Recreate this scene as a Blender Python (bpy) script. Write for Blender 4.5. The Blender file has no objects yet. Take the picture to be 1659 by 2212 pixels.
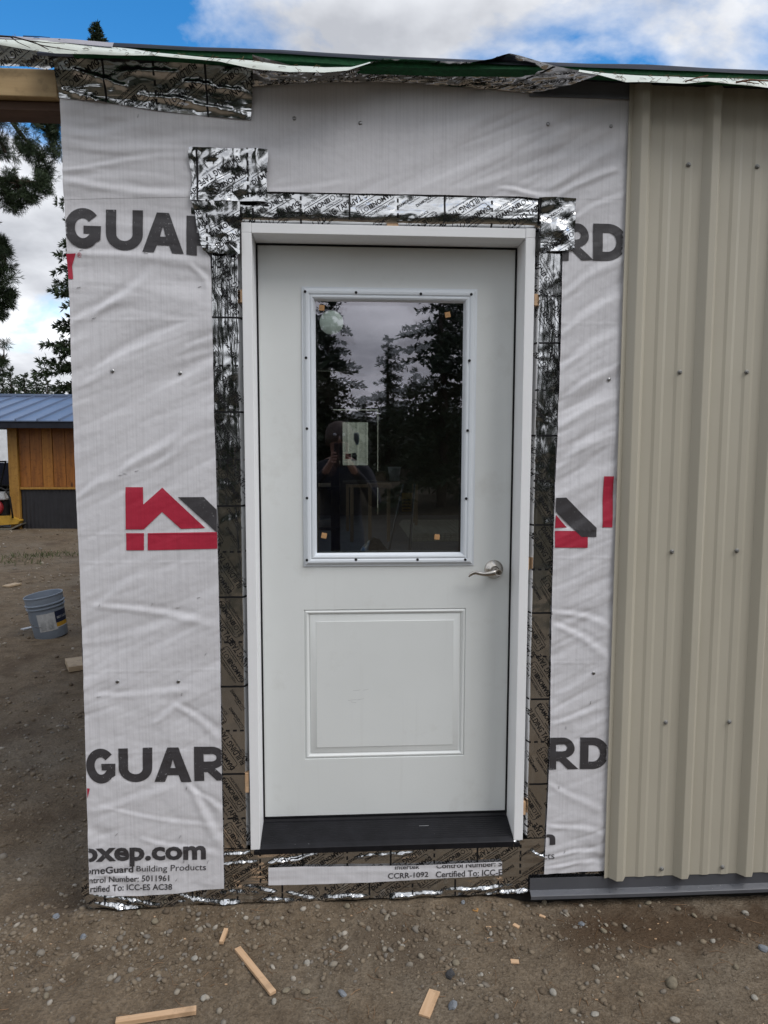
import bpy, bmesh, math, random
import numpy as np
from mathutils import Vector, Matrix, Quaternion

scene = bpy.context.scene
COL = scene.collection
rng = np.random.default_rng(7)
random.seed(7)

# ------------------------------------------------------------------ camera
CAM = np.array([-0.157, -2.36, 1.581])
PITCH, YAW, ROLL = math.radians(-5.23), math.radians(3.4), math.radians(0.14)
FPX, CX, CY = 1534.0, 829.5, 1106.0          # focal length and centre in units of a 1659 x 2212 picture
cy_, sy_, cp_, sp_ = math.cos(YAW), math.sin(YAW), math.cos(PITCH), math.sin(PITCH)
FW = np.array([sy_ * cp_, cy_ * cp_, sp_])
_rt = np.array([cy_, -sy_, 0.0]); _up = np.cross(_rt, FW)
RT = math.cos(ROLL) * _rt + math.sin(ROLL) * _up
UP = math.cos(ROLL) * _up - math.sin(ROLL) * _rt
cam = bpy.data.objects.new('camera', bpy.data.cameras.new('camera'))
COL.objects.link(cam)
cam.data.sensor_fit = 'VERTICAL'; cam.data.sensor_height = 36.0
cam.data.lens = FPX / 2212.0 * 36.0
cam.data.clip_start = 0.02; cam.data.clip_end = 2000
M = Matrix(((RT[0], UP[0], -FW[0], CAM[0]), (RT[1], UP[1], -FW[1], CAM[1]), (RT[2], UP[2], -FW[2], CAM[2]), (0, 0, 0, 1)))
cam.matrix_world = M
scene.camera = cam


def W(px, py, Y=0.0):
    """photo pixel -> point on the plane y = Y"""
    d = FW + RT * (px - CX) / FPX - UP * (py - CY) / FPX
    return CAM + d * ((Y - CAM[1]) / d[1])


def G(px, py, z=-0.03):
    """photo pixel -> point on the level z"""
    d = FW + RT * (px - CX) / FPX - UP * (py - CY) / FPX
    return CAM + d * ((z - CAM[2]) / d[2])


# ------------------------------------------------------------------ light
SUN_EL, SUN_AZ = math.radians(50), math.radians(128)   # azimuth from +Y towards +X: behind the photographer, to the right
world = bpy.data.worlds.new('World'); scene.world = world; world.use_nodes = True
nt = world.node_tree; N = nt.nodes; L = nt.links; N.clear()
out = N.new('ShaderNodeOutputWorld'); bg = N.new('ShaderNodeBackground'); bg.inputs['Strength'].default_value = 0.15
sky = N.new('ShaderNodeTexSky'); sky.sky_type = 'NISHITA'; sky.sun_disc = False
sky.sun_elevation = SUN_EL; sky.sun_rotation = SUN_AZ; sky.air_density = 1.1; sky.dust_density = 0.3; sky.ozone_density = 2.0
tc = N.new('ShaderNodeTexCoord'); sep = N.new('ShaderNodeSeparateXYZ'); L.new(tc.outputs['Generated'], sep.inputs[0])


def mth(nodes, links, op, a, b=None, c=None, clamp=False):
    n = nodes.new('ShaderNodeMath'); n.operation = op; n.use_clamp = clamp
    for i, v in enumerate((a, b, c)):
        if v is None: continue
        if isinstance(v, (int, float)): n.inputs[i].default_value = v
        else: links.new(v, n.inputs[i])
    return n.outputs[0]


zz = mth(N, L, 'ADD', mth(N, L, 'MAXIMUM', sep.outputs[2], 0.0), 0.28)
comb = N.new('ShaderNodeCombineXYZ')
L.new(mth(N, L, 'DIVIDE', sep.outputs[0], zz), comb.inputs[0]); L.new(mth(N, L, 'DIVIDE', sep.outputs[1], zz), comb.inputs[1])
mp = N.new('ShaderNodeMapping'); mp.inputs['Location'].default_value = (5.27, -17.24, 0.0); L.new(comb.outputs[0], mp.inputs[0])
n1 = N.new('ShaderNodeTexNoise'); n1.inputs['Scale'].default_value = 1.55; n1.inputs['Detail'].default_value = 9; n1.inputs['Roughness'].default_value = 0.55
n1.inputs['Distortion'].default_value = 0.25
L.new(mp.outputs[0], n1.inputs['Vector'])
rampC = N.new('ShaderNodeValToRGB'); rampC.color_ramp.elements[0].position = 0.425; rampC.color_ramp.elements[1].position = 0.525
low = mth(N, L, 'MULTIPLY', mth(N, L, 'SUBTRACT', 1.0, mth(N, L, 'DIVIDE', mth(N, L, 'MAXIMUM', sep.outputs[2], 0.0), 0.42), None, True), 0.20)
behind = mth(N, L, 'MULTIPLY', mth(N, L, 'MAXIMUM', mth(N, L, 'MULTIPLY', sep.outputs[1], -1.0), 0.0), 0.16)      # overcast behind the photographer, as the glass shows
L.new(mth(N, L, 'ADD', mth(N, L, 'ADD', n1.outputs['Fac'], low), behind), rampC.inputs[0])
n2 = N.new('ShaderNodeTexNoise'); n2.inputs['Scale'].default_value = 2.2; n2.inputs['Detail'].default_value = 6
mp2 = N.new('ShaderNodeMapping'); mp2.inputs['Location'].default_value = (7.7, 2.2, 0.0); L.new(comb.outputs[0], mp2.inputs[0]); L.new(mp2.outputs[0], n2.inputs['Vector'])
rampD = N.new('ShaderNodeValToRGB'); e = rampD.color_ramp.elements
e[0].position = 0.36; e[0].color = (2.65, 2.75, 3.0, 1); e[1].position = 0.62; e[1].color = (6.15, 6.3, 6.55, 1)
L.new(n2.outputs['Fac'], rampD.inputs[0])
mixs = N.new('ShaderNodeMix'); mixs.data_type = 'RGBA'
L.new(rampC.outputs[0], mixs.inputs['Factor']); hs = N.new('ShaderNodeHueSaturation'); hs.inputs['Saturation'].default_value = 1.42; hs.inputs['Value'].default_value = 0.95
L.new(sky.outputs[0], hs.inputs['Color']); L.new(hs.outputs[0], mixs.inputs[6]); L.new(rampD.outputs[0], mixs.inputs[7])
L.new(mixs.outputs[2], bg.inputs[0]); L.new(bg.outputs[0], out.inputs[0])

sun = bpy.data.objects.new('sun', bpy.data.lights.new('sun', 'SUN')); COL.objects.link(sun)
sun.data.energy = 1.5; sun.data.angle = math.radians(34); sun.data.color = (1.0, 0.965, 0.93)
sd = Vector((math.sin(SUN_AZ) * math.cos(SUN_EL), math.cos(SUN_AZ) * math.cos(SUN_EL), math.sin(SUN_EL)))
sun.rotation_euler = sd.to_track_quat('Z', 'Y').to_euler(); sun.location = (2, -6, 9)
scene.view_settings.view_transform = 'Standard'; scene.view_settings.look = 'None'
scene.view_settings.exposure = 0.44; scene.view_settings.gamma = 1.0; scene.view_settings.use_curve_mapping = False
scene.cycles.max_bounces = 8; scene.cycles.transparent_max_bounces = 16


# ------------------------------------------------------------------ materials
MATS = {}


class Mat:
    """small wrapper to wire a Principled material"""

    def __init__(s, name, col=(.5, .5, .5), rough=.5, metal=0., spec=.5):
        m = bpy.data.materials.new(name); m.use_nodes = True
        s.m = m; s.N = m.node_tree.nodes; s.L = m.node_tree.links
        s.b = s.N['Principled BSDF']; s.set('Base Color', (*col, 1)); s.set('Roughness', rough); s.set('Metallic', metal); s.set('Specular IOR Level', spec)
        MATS[name] = m

    def set(s, k, v):
        if hasattr(v, 'is_output'): s.L.new(v, s.b.inputs[k])
        else: s.b.inputs[k].default_value = v

    def coord(s, scale=(1, 1, 1), kind='Object', loc=(0, 0, 0), rot=(0, 0, 0)):
        t = s.N.new('ShaderNodeTexCoord'); mp = s.N.new('ShaderNodeMapping')
        mp.inputs['Scale'].default_value = scale; mp.inputs['Location'].default_value = loc; mp.inputs['Rotation'].default_value = rot
        s.L.new(t.outputs[kind], mp.inputs[0]); return mp.outputs[0]

    def noise(s, vec, scale=5., detail=4., rough=.5, dist=0., out='Fac'):
        n = s.N.new('ShaderNodeTexNoise'); s.L.new(vec, n.inputs['Vector'])
        for k, v in (('Scale', scale), ('Detail', detail), ('Roughness', rough), ('Distortion', dist)): n.inputs[k].default_value = v
        return n.outputs[out]

    def vor(s, vec, scale=5., feat='F1', out='Distance'):
        n = s.N.new('ShaderNodeTexVoronoi'); n.feature = feat; s.L.new(vec, n.inputs['Vector']); n.inputs['Scale'].default_value = scale
        return n.outputs[out]

    def ramp(s, f, *stops):
        r = s.N.new('ShaderNodeValToRGB'); s.L.new(f, r.inputs[0]); el = r.color_ramp.elements
        while len(el) < len(stops): el.new(.5)
        for e, (p, c) in zip(el, stops):
            e.position = p; e.color = (*c, 1) if hasattr(c, '__len__') else (c, c, c, 1)
        return r.outputs[0]

    def mix(s, f, a, b, mode='MIX'):
        n = s.N.new('ShaderNodeMix'); n.data_type = 'RGBA'; n.blend_type = mode
        for i, v in ((0, f), (6, a), (7, b)):
            if hasattr(v, 'is_output'): s.L.new(v, n.inputs[i])
            elif i == 0: n.inputs[0].default_value = v
            else: n.inputs[i].default_value = (*v, 1)
        return n.outputs[2]

    def math(s, op, a, b=None, c=None): return mth(s.N, s.L, op, a, b, c)

    def bump(s, h, strength=.3, dist=.01, prev=None):
        n = s.N.new('ShaderNodeBump'); n.inputs['Strength'].default_value = strength; n.inputs['Distance'].default_value = dist
        s.L.new(h, n.inputs['Height'])
        if prev is not None: s.L.new(prev, n.inputs['Normal'])
        s.b.inputs['Normal'].links and None
        s.L.new(n.outputs[0], s.b.inputs['Normal']); return n.outputs[0]

    def island(s):
        return s.N.new('ShaderNodeNewGeometry').outputs['Random Per Island']


def simple(name, col, rough=.5, metal=0., spec=.5, var=.12, vscale=6., bump=0., bscale=60.):
    m = Mat(name, col, rough, metal, spec)
    v = m.coord()
    n = m.noise(v, vscale, 5, .6)
    lo = tuple(c * (1 - var) for c in col); hi = tuple(min(1, c * (1 + var)) for c in col)
    m.set('Base Color', m.ramp(n, (.3, lo), (.7, hi)))
    if bump: m.bump(m.noise(v, bscale, 4, .6), bump, .004)
    return m.m


def wood(name, dark, light, axis=0, scale=1., rough=.65, knots=True):
    m = Mat(name, light, rough)
    sc = [26 * scale] * 3; sc[axis] = 1.6 * scale
    v = m.coord(tuple(sc)); g = m.noise(v, 1., 5, .6, .6)
    sc2 = [120 * scale] * 3; sc2[axis] = 5 * scale
    g2 = m.noise(m.coord(tuple(sc2)), 1., 3, .6)
    c = m.ramp(g, (.3, dark), (.65, light))
    c = m.mix(m.math('MULTIPLY', g2, .35), c, tuple(x * .6 for x in dark))
    if knots:
        kv = [5 * scale] * 3; kv[axis] = 2.2 * scale
        k = m.vor(m.coord(tuple(kv)), 1.)
        c = m.mix(m.ramp(k, (.05, 1.), (.13, 0.)), c, tuple(x * .35 for x in dark))
    bl_ = m.noise(m.coord((3, 3, 3)), 6., 5, .65)
    c = m.mix(m.math('MULTIPLY', m.ramp(bl_, (.52, 0.), (.66, 1.)), .45), c, tuple(x * .45 for x in dark))
    m.set('Base Color', c); m.bump(g2, .25, .002)
    return m.m


def wrap_material(name, col, printed=False, rough=.42):
    """woven polymer sheet: fine vertical ribs, irregular tapes, packing creases"""
    m = Mat(name, col, rough, 0., .45)
    fine = m.noise(m.coord((170, 1, 3.0)), 1., 2, .5)
    fine2 = m.noise(m.coord((60, 1, 1.2), loc=(3, 0, 5)), 1., 3, .6)
    horiz = m.noise(m.coord((2.5, 1, 110)), 1., 2, .5)
    blot = m.noise(m.coord((1, 1, 1)), 5., 4, .6)
    f = m.math('ADD', m.math('MULTIPLY', fine, .75), m.math('MULTIPLY', fine2, .25))
    base = m.ramp(f, (.30, tuple(c * .88 for c in col)), (.55, col))
    base = m.mix(m.math('MULTIPLY', m.ramp(blot, (.35, 1.), (.7, 0.)), .12), base, tuple(c * .75 for c in col))
    if printed:
        sp = m.noise(m.coord((150, 1, 120)), 1., 2, .7)
        sp2 = m.noise(m.coord((1, 1, 1)), 9., 3, .5)
        worn = m.ramp(m.math('ADD', sp, m.math('MULTIPLY', m.math('SUBTRACT', sp2, .5), .35)), (.66, 0.), (.76, 1.))
        base = m.mix(m.math('MULTIPLY', worn, .65), base, (.55, .55, .56))
    m.set('Base Color', base)
    h = m.math('ADD', m.math('MULTIPLY', fine, 1.), m.math('MULTIPLY', horiz, .5))
    b1 = m.bump(h, .22, .0012)
    m.bump(m.noise(m.coord((1, 1, 1)), 38., 4, .55), .25, .004, b1)
    return m.m


def foil_material(name, sc, kind='strip'):
    m = Mat(name, (.80, .79, .77), .13, 1.)
    o = m.coord((1, 1, 1)); o2 = m.coord(sc)
    gp = m.N.new('ShaderNodeNewGeometry'); sx_ = m.N.new('ShaderNodeSeparateXYZ'); m.L.new(gp.outputs['Position'], sx_.inputs[0])
    a = m.noise(o2, 1., 3, .45, .5); b = m.noise(o, 60., 2, .5, .3); w = m.noise(o, 9., 2, .5, .6)
    big = m.noise(o, 3.1, 3, .5)
    # the upper strips are crumpled, the lower ones pressed flat
    zf = m.ramp(m.math('DIVIDE', sx_.outputs[2], 3.), (.22, .12), (.52, .9))
    amt = m.math('MULTIPLY', zf, m.ramp(big, (.36, .20), (.64, 1.)))
    b0 = m.bump(m.math('MULTIPLY', w, zf), .7, .014)
    b1 = m.bump(m.math('MULTIPLY', a, amt), .9, .0085, b0)
    m.bump(m.math('MULTIPLY', b, amt), .18, .0018, b1)
    m.set('Roughness', m.ramp(m.noise(o, 20., 3, .5), (.3, .08), (.7, .22)))
    m.set('Base Color', m.ramp(m.noise(o, 3., 3, .5), (.3, (.56, .56, .56)), (.7, (.75, .76, .77))))
    return m.m


WRAP = wrap_material('woven_wrap', (.685, .68, .705))
PRINT_DARK = wrap_material('dark_print', (.055, .052, .056), True)
PRINT_RED = wrap_material('red_print', (.44, .025, .055), False)
FOIL_X = foil_material('metal_foil_lengthwise', (5, 1, 32)); FOIL_Z = foil_material('metal_foil_upright', (34, 1, 4)); FOIL = foil_material('metal_foil', (18, 1, 24))
TAPE_INK = simple('black_ink', (.008, .008, .009), .45, 0, .3)
WHITE = simple('white_primer', (.83, .84, .85), .45, 0, .4, .03, 3., .12, 40.)
m = Mat('door_paint', (.66, .68, .67), .38, 0, .45); o = m.coord()
big = m.noise(o, 2.5, 4, .6); sm_ = m.noise(o, 7., 6, .65); st_ = m.noise(m.coord((30, 1, 1.5)), 1., 4, .6)
c = m.ramp(big, (.3, (.70, .725, .715)), (.7, (.74, .765, .755)))
c = m.mix(m.math('MULTIPLY', m.ramp(sm_, (.58, 0.), (.74, 1.)), .22), c, (.47, .46, .42))
c = m.mix(m.math('MULTIPLY', m.ramp(st_, (.60, 0.), (.75, 1.)), .10), c, (.45, .44, .41))
m.set('Base Color', c); m.set('Roughness', m.ramp(sm_, (.35, .30), (.65, .46))); m.bump(m.noise(o, 120., 2, .5), .05, .003)
DOORW = m.m
LITEW = simple('lite_plastic', (.70, .745, .79), .4, 0, .45, .02)
BLACK = simple('black_plastic', (.010, .010, .012), .45, 0, .2, .3, 20)
DARKGAP = simple('dark_sheathing', (.02, .018, .016), .8, 0, .2)
NICKEL = simple('satin_nickel', (.52, .49, .45), .26, 1., .5, .05)
STEEL = simple('galvanised_steel', (.35, .35, .35), .35, 1., .5, .2, 40)
SIDING = None
SCREW = simple('dull_zinc', (.26, .26, .25), .55, .6, .4, .1)
m = Mat('beige_steel', (.365, .35, .295), .34, 0, .5)
o = m.coord((1, 1, .25))
m.set('Base Color', m.ramp(m.noise(o, 5., 5, .6), (.3, (.425, .395, .32)), (.7, (.47, .44, .36))))
m.bump(m.noise(m.coord((1, 1, .12)), 3., 2, .5), .05, .004); SIDING = m.m
FLASH = simple('grey_steel', (.085, .088, .098), .36, 0, .5, .1, 8)
GREEN = simple('green_board', (.008, .075, .025), .7, 0, .3, .35, 60, .5, 90.)
MEMB = simple('membrane', (.62, .66, .60), .5, 0, .4, .06, 9., .3, 30.)
UNDER = simple('roof_felt', (.012, .014, .022), .6, 0, .3, .3)
BEAM = wood('timber', (.42, .28, .13), (.62, .46, .25), 0, .7)
SCRAP = wood('fresh_pine', (.50, .31, .17), (.66, .46, .29), 0, 1.5, .7, False)
SCRAPG = wood('weathered_pine', (.33, .24, .15), (.46, .36, .24), 0, 1.2, .75, True)
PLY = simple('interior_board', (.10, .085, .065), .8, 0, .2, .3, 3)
STUD = wood('framing_pine', (.26, .18, .10), (.40, .30, .19), 2, 1., .7)
CONC = simple('concrete', (.24, .24, .25), .7, 0, .3, .15, 4, .2, 30)
CORK = simple('cork', (.46, .27, .13), .9, 0, .1, .3, 300, .4, 400)
CEDAR = wood('stained_cedar', (.20, .065, .010), (.36, .135, .022), 2, .8, .5)
CEDAR2 = wood('stained_cedar_light', (.30, .115, .018), (.44, .19, .03), 2, .8, .5)
GOLD = wood('stained_trim', (.31, .155, .028), (.42, .225, .045), 2, .8, .5, False)
BLUEROOF = simple('blue_steel_roof', (.105, .14, .215), .35, 0, .5, .08, 3)
DARKCORR = simple('dark_corrugated', (.022, .022, .026), .45, 0, .4, .2)
PLGREY = simple('grey_plastic', (.19, .225, .275), .42, 0, .4, .06, 6, .05)
PAPER = simple('white_paper', (.42, .43, .44), .7, 0, .2, .15, 40)
NAVY = simple('navy_paper', (.015, .02, .045), .6, 0, .3, .1)
AMBER = simple('amber_paper', (.42, .24, .03), .6, 0, .3, .1)
YELLOW = simple('yellow_paint', (.40, .235, .03), .5, 0, .4, .2, 12)
RED = simple('red_paint', (.26, .02, .025), .4, 0, .5, .1)
CREAM = simple('cream_paint', (.55, .55, .47), .5, 0, .4, .05)
RUBBER = simple('rubber', (.014, .014, .014), .75, 0, .2, .2, 30)
TRUCK = simple('navy_car_paint', (.010, .014, .035), .2, 0, .6, .05)
BARK = simple('bark', (.055, .042, .032), .9, 0, .1, .35, 8, .8, 14)
NEEDLE = None


def leaf_mat(name, a, b):
    m = Mat(name, a, .6, 0, .25)
    m.set('Base Color', m.mix(m.island(), a, b)); return m.m


NEEDLE = leaf_mat('conifer_needles', (.014, .026, .012), (.045, .066, .028))
NEEDLE2 = leaf_mat('pine_needles_mat', (.016, .030, .014), (.050, .070, .032))
SHRUB = leaf_mat('shrub_leaves', (.05, .06, .02), (.10, .09, .03))
GRASS = leaf_mat('grass_blades', (.045, .06, .02), (.09, .10, .04))
DRY = leaf_mat('dry_needles', (.12, .07, .035), (.25, .15, .08))

m = Mat('dirt', (.14, .108, .076), .95, 0, .12)
o = m.coord((1, 1, 1))
big = m.noise(o, 1.3, 5, .6); mid = m.noise(o, 9., 6, .65); fine = m.noise(o, 75., 5, .7); grit = m.vor(o, 120.)
c = m.ramp(mid, (.28, (.100, .072, .046)), (.72, (.225, .174, .120)))
c = m.mix(m.ramp(big, (.45, 0.), (.65, .55)), c, (.20, .172, .134))
c = m.mix(m.ramp(fine, (.40, .55), (.60, 0.)), c, (.066, .049, .033))
c = m.mix(m.ramp(grit, (.10, .6), (.30, 0.)), c, m.mix(m.noise(o, 60., 1, .5), (.09, .075, .058), (.30, .265, .215)))
damp = m.noise(o, 2.1, 3, .5)
c = m.mix(m.ramp(damp, (.56, 0.), (.68, .6)), c, (.072, .050, .033))
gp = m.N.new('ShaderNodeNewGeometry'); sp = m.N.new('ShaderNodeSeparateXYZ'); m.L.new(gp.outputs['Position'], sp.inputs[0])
floor_shade = m.ramp(m.math('ADD', m.math('DIVIDE', m.math('SUBTRACT', -1.9, sp.outputs[1]), 4.), m.math('MULTIPLY', m.math('SUBTRACT', big, .5), 1.5)), (.0, 0.), (.8, 1.))  # forest-floor tone and painted shade behind the photographer, to darken the reflections
c = m.mix(floor_shade, c, m.ramp(mid, (.3, (.020, .018, .010)), (.7, (.050, .040, .024))))
rx = m.ramp(m.math('ADD', sp.outputs[0], m.math('MULTIPLY', m.math('SUBTRACT', mid, .5), .9)), (.42, 0.), (.80, 1.))
ry = m.ramp(m.math('ADD', m.math('ABSOLUTE', m.math('ADD', sp.outputs[1], .15)), m.math('MULTIPLY', m.math('SUBTRACT', mid, .5), .30)), (.05, 1.), (.15, 0.))
c = m.mix(m.math('MULTIPLY', m.math('MULTIPLY', rx, ry), .75), c, (.060, .036, .020))
m.set('Base Color', c)
b1 = m.bump(mid, .8, .035); b2 = m.bump(fine, .8, .008, b1); m.bump(m.math('SUBTRACT', 1., grit), .5, .004, b2)
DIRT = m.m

m = Mat('stone_mix', (.2, .19, .17), .85, 0, .25)
r = m.island(); o = m.coord()
c = m.ramp(r, (.0, (.09, .068, .047)), (.35, (.165, .128, .088)), (.62, (.23, .185, .13)), (.78, (.175, .16, .14)), (.93, (.30, .265, .21)), (1., (.42, .385, .33)))
c = m.mix(m.math('MULTIPLY', m.noise(o, 70., 4, .6), .5), c, (.12, .095, .07))
m.set('Base Color', c); m.bump(m.noise(o, 160., 3, .6), .4, .002)
STONES = m.m


def stone_mat(name, col):
    m = Mat(name, col, .85, 0, .25); o = m.coord()
    a = m.noise(o, 45., 5, .65)
    m.set('Base Color', m.ramp(a, (.32, tuple(x * .6 for x in col)), (.68, tuple(x * 1.2 for x in col))))
    m.bump(a, .5, .004); return m.m


STONE_TAN = stone_mat('tan_stone', (.21, .18, .13)); STONE_GREY = stone_mat('blue_grey_stone', (.20, .215, .235))
STONE_DARK = stone_mat('dark_stone', (.06, .06, .062)); STONE_PALE = stone_mat('pale_stone', (.32, .30, .26))


def glass_mat(name, tint, refl, ior=1.5):
    m = bpy.data.materials.new(name); m.use_nodes = True
    n = m.node_tree.nodes; l = m.node_tree.links; n.clear()
    o = n.new('ShaderNodeOutputMaterial'); mx = n.new('ShaderNodeMixShader'); tr = n.new('ShaderNodeBsdfTransparent'); gl = n.new('ShaderNodeBsdfGlossy')
    tr.inputs[0].default_value = (*tint, 1); gl.inputs['Color'].default_value = (*refl, 1); gl.inputs['Roughness'].default_value = 0.0
    ge = n.new('ShaderNodeNewGeometry'); dp = n.new('ShaderNodeVectorMath'); dp.operation = 'DOT_PRODUCT'
    l.new(ge.outputs['Incoming'], dp.inputs[0]); l.new(ge.outputs['Normal'], dp.inputs[1])
    c1 = mth(n, l, 'SUBTRACT', 1., mth(n, l, 'ABSOLUTE', dp.outputs['Value']))
    fres = mth(n, l, 'ADD', ior, mth(n, l, 'MULTIPLY', mth(n, l, 'POWER', c1, 5.), 1. - ior))
    t = n.new('ShaderNodeTexCoord'); no = n.new('ShaderNodeTexNoise'); no.inputs['Scale'].default_value = 5.; no.inputs['Detail'].default_value = 1.
    l.new(t.outputs['Object'], no.inputs['Vector'])
    bu = n.new('ShaderNodeBump'); bu.inputs['Strength'].default_value = .06; bu.inputs['Distance'].default_value = .004
    l.new(no.outputs['Fac'], bu.inputs['Height']); l.new(bu.outputs[0], gl.inputs['Normal'])
    l.new(fres, mx.inputs[0]); l.new(tr.outputs[0], mx.inputs[1]); l.new(gl.outputs[0], mx.inputs[2]); l.new(mx.outputs[0], o.inputs[0])
    return m


GLASS_OUT = glass_mat('outer_glass', (.80, .84, .82), (.95, .92, 1.0), .25)
GLASS_IN = glass_mat('inner_glass', (.80, .84, .82), (.9, .85, .97), .15)
GLASS_FAR = glass_mat('clear_glass', (.9, .92, .92), (1, 1, 1), .05)

# ------------------------------------------------------------------ object helpers
ORG = {}


def link(o): COL.objects.link(o); return o


def tag(o, label=None, cat=None, group=None, kind=None):
    if label: o['label'] = label
    if cat: o['category'] = cat
    if group: o['group'] = group
    if kind: o['kind'] = kind
    return o


def thing(name, label, cat, loc=(0, 0, 0), group=None):
    o = link(bpy.data.objects.new(name, None)); o.location = loc; o.empty_display_size = .1
    ORG[o.name] = np.array(loc, float)
    return tag(o, label, cat, group)


def mk(name, verts, faces, mat, parent=None, smooth=False, loc=None):
    """one mesh object; verts are in world coordinates, the origin goes to the parent's base or to loc"""
    v = np.asarray(verts, float).reshape(-1, 3)
    org = ORG[parent.name] if parent is not None else np.array(loc if loc is not None else (0, 0, 0), float)
    me = bpy.data.meshes.new(name)
    if isinstance(faces, np.ndarray):
        k = faces.shape[1]
        me.vertices.add(len(v)); me.vertices.foreach_set('co', (v - org).astype(np.float32).ravel())
        me.loops.add(faces.size); me.loops.foreach_set('vertex_index', faces.astype(np.int32).ravel())
        me.polygons.add(len(faces)); me.polygons.foreach_set('loop_start', np.arange(0, faces.size, k, dtype=np.int32))
        me.update(calc_edges=True); me.validate()
        me.polygons.foreach_set('use_smooth', np.full(len(me.polygons), bool(smooth)))
    else:
        me.from_pydata((v - org).tolist(), [], [list(f) for f in faces]); me.update()
    if smooth: me.polygons.foreach_set('use_smooth', np.ones(len(me.polygons), dtype=bool))
    me.materials.append(mat)
    o = link(bpy.data.objects.new(name, me))
    if parent is not None:
        o.parent = parent; ORG[o.name] = org
    else:
        o.location = org; ORG[o.name] = org
    return o


class MB:
    """collects shapes for ONE mesh"""

    def __init__(s): s.v = []; s.f = []

    def add(s, v, f):
        b = len(s.v); s.v += [tuple(map(float, p)) for p in v]; s.f += [[i + b for i in q] for q in f]; return s

    def box(s, x0, x1, y0, y1, z0, z1, bev=0.):
        if bev <= 0:
            v = [(x, y, z) for x in (x0, x1) for y in (y0, y1) for z in (z0, z1)]
            return s.add(v, [(0, 1, 3, 2), (4, 6, 7, 5), (0, 4, 5, 1), (2, 3, 7, 6), (0, 2, 6, 4), (1, 5, 7, 3)])
        bm = bmesh.new(); bmesh.ops.create_cube(bm, size=1)
        for q in bm.verts:
            q.co = Vector(((x0 + x1) / 2 + q.co.x * (x1 - x0), (y0 + y1) / 2 + q.co.y * (y1 - y0), (z0 + z1) / 2 + q.co.z * (z1 - z0)))
        bmesh.ops.bevel(bm, geom=bm.edges[:], offset=bev, segments=2, profile=.5, affect='EDGES')
        bm.verts.index_update()
        s.add([q.co for q in bm.verts], [[q.index for q in f.verts] for f in bm.faces]); bm.free(); return s

    def tube(s, pts, rad, n=8, cap=True, squash=None):
        pts = [Vector(p) for p in pts]
        rad = [rad] * len(pts) if isinstance(rad, (int, float)) else rad
        b = len(s.v); up = Vector((0, 0, 1)); last = None
        for i, p in enumerate(pts):
            t = (pts[min(i + 1, len(pts) - 1)] - pts[max(i - 1, 0)]).normalized()
            if last is None:
                a = t.orthogonal().normalized() if abs(t.dot(up)) > .95 else t.cross(up).normalized()
            else:
                a = (last - t * last.dot(t)).normalized()
            last = a; c = t.cross(a)
            for k in range(n):
                w = 2 * math.pi * k / n
                s.v.append(tuple(p + (a * math.cos(w) * (squash[0] if squash else 1) + c * math.sin(w) * (squash[1] if squash else 1)) * rad[i]))
        for i in range(len(pts) - 1):
            for k in range(n):
                s.f.append([b + i * n + k, b + i * n + (k + 1) % n, b + (i + 1) * n + (k + 1) % n, b + (i + 1) * n + k])
        if cap:
            s.f.append([b + k for k in range(n)][::-1]); s.f.append([b + (len(pts) - 1) * n + k for k in range(n)])
        return s

    def lathe(s, prof, centre, axis=(0, 0, 1), n=32, cap0=True, cap1=True, a0=0., a1=2 * math.pi):
        q = Vector((0, 0, 1)).rotation_difference(Vector(axis)); c = Vector(centre); b = len(s.v); full = abs(a1 - a0 - 2 * math.pi) < 1e-6
        m = n if full else n + 1
        for r, h in prof:
            for k in range(m):
                w = a0 + (a1 - a0) * k / n; s.v.append(tuple(c + q @ Vector((r * math.cos(w), r * math.sin(w), h))))
        for i in range(len(prof) - 1):
            for k in range(n):
                k2 = (k + 1) % m
                s.f.append([b + i * m + k, b + i * m + k2, b + (i + 1) * m + k2, b + (i + 1) * m + k])
        if full and cap0: s.f.append([b + k for k in range(m)][::-1])
        if full and cap1: s.f.append([b + (len(prof) - 1) * m + k for k in range(m)])
        return s

    def rings(s, x0, x1, z0, z1, prof, cap=True):
        """nested rectangles facing -y; prof = (inset, y) pairs"""
        b = len(s.v)
        for i, y in prof:
            s.v += [(x0 + i, y, z0 + i), (x1 - i, y, z0 + i), (x1 - i, y, z1 - i), (x0 + i, y, z1 - i)]
        for k in range(len(prof) - 1):
            for j in range(4):
                a = b + 4 * k; j2 = (j + 1) % 4
                s.f.append([a + j, a + j2, a + 4 + j2, a + 4 + j])
        if cap: a = b + 4 * (len(prof) - 1); s.f.append([a, a + 1, a + 2, a + 3])
        return s

    def build(s, name, mat, parent=None, smooth=False, loc=None, rot=None, pivot=None):
        v = np.array(s.v)
        if rot is not None:
            R = np.array(rot.to_3x3() if hasattr(rot, 'to_3x3') else rot); pv = np.array(pivot); v = (v - pv) @ R.T + pv
        return mk(name, v, s.f, mat, parent, smooth, loc)


def copy_tree(o, parent=None):
    c = o.copy(); COL.objects.link(c); c.parent = parent
    for ch in list(o.children): copy_tree(ch, c)
    return c


def smooth_by_angle(o, deg=35):
    me = o.data; bm = bmesh.new(); bm.from_mesh(me)
    for f in bm.faces: f.smooth = True
    for e in bm.edges:
        if len(e.link_faces) == 2 and e.calc_face_angle(0) > math.radians(deg): e.smooth = False
    bm.to_mesh(me); bm.free(); return o


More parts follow.
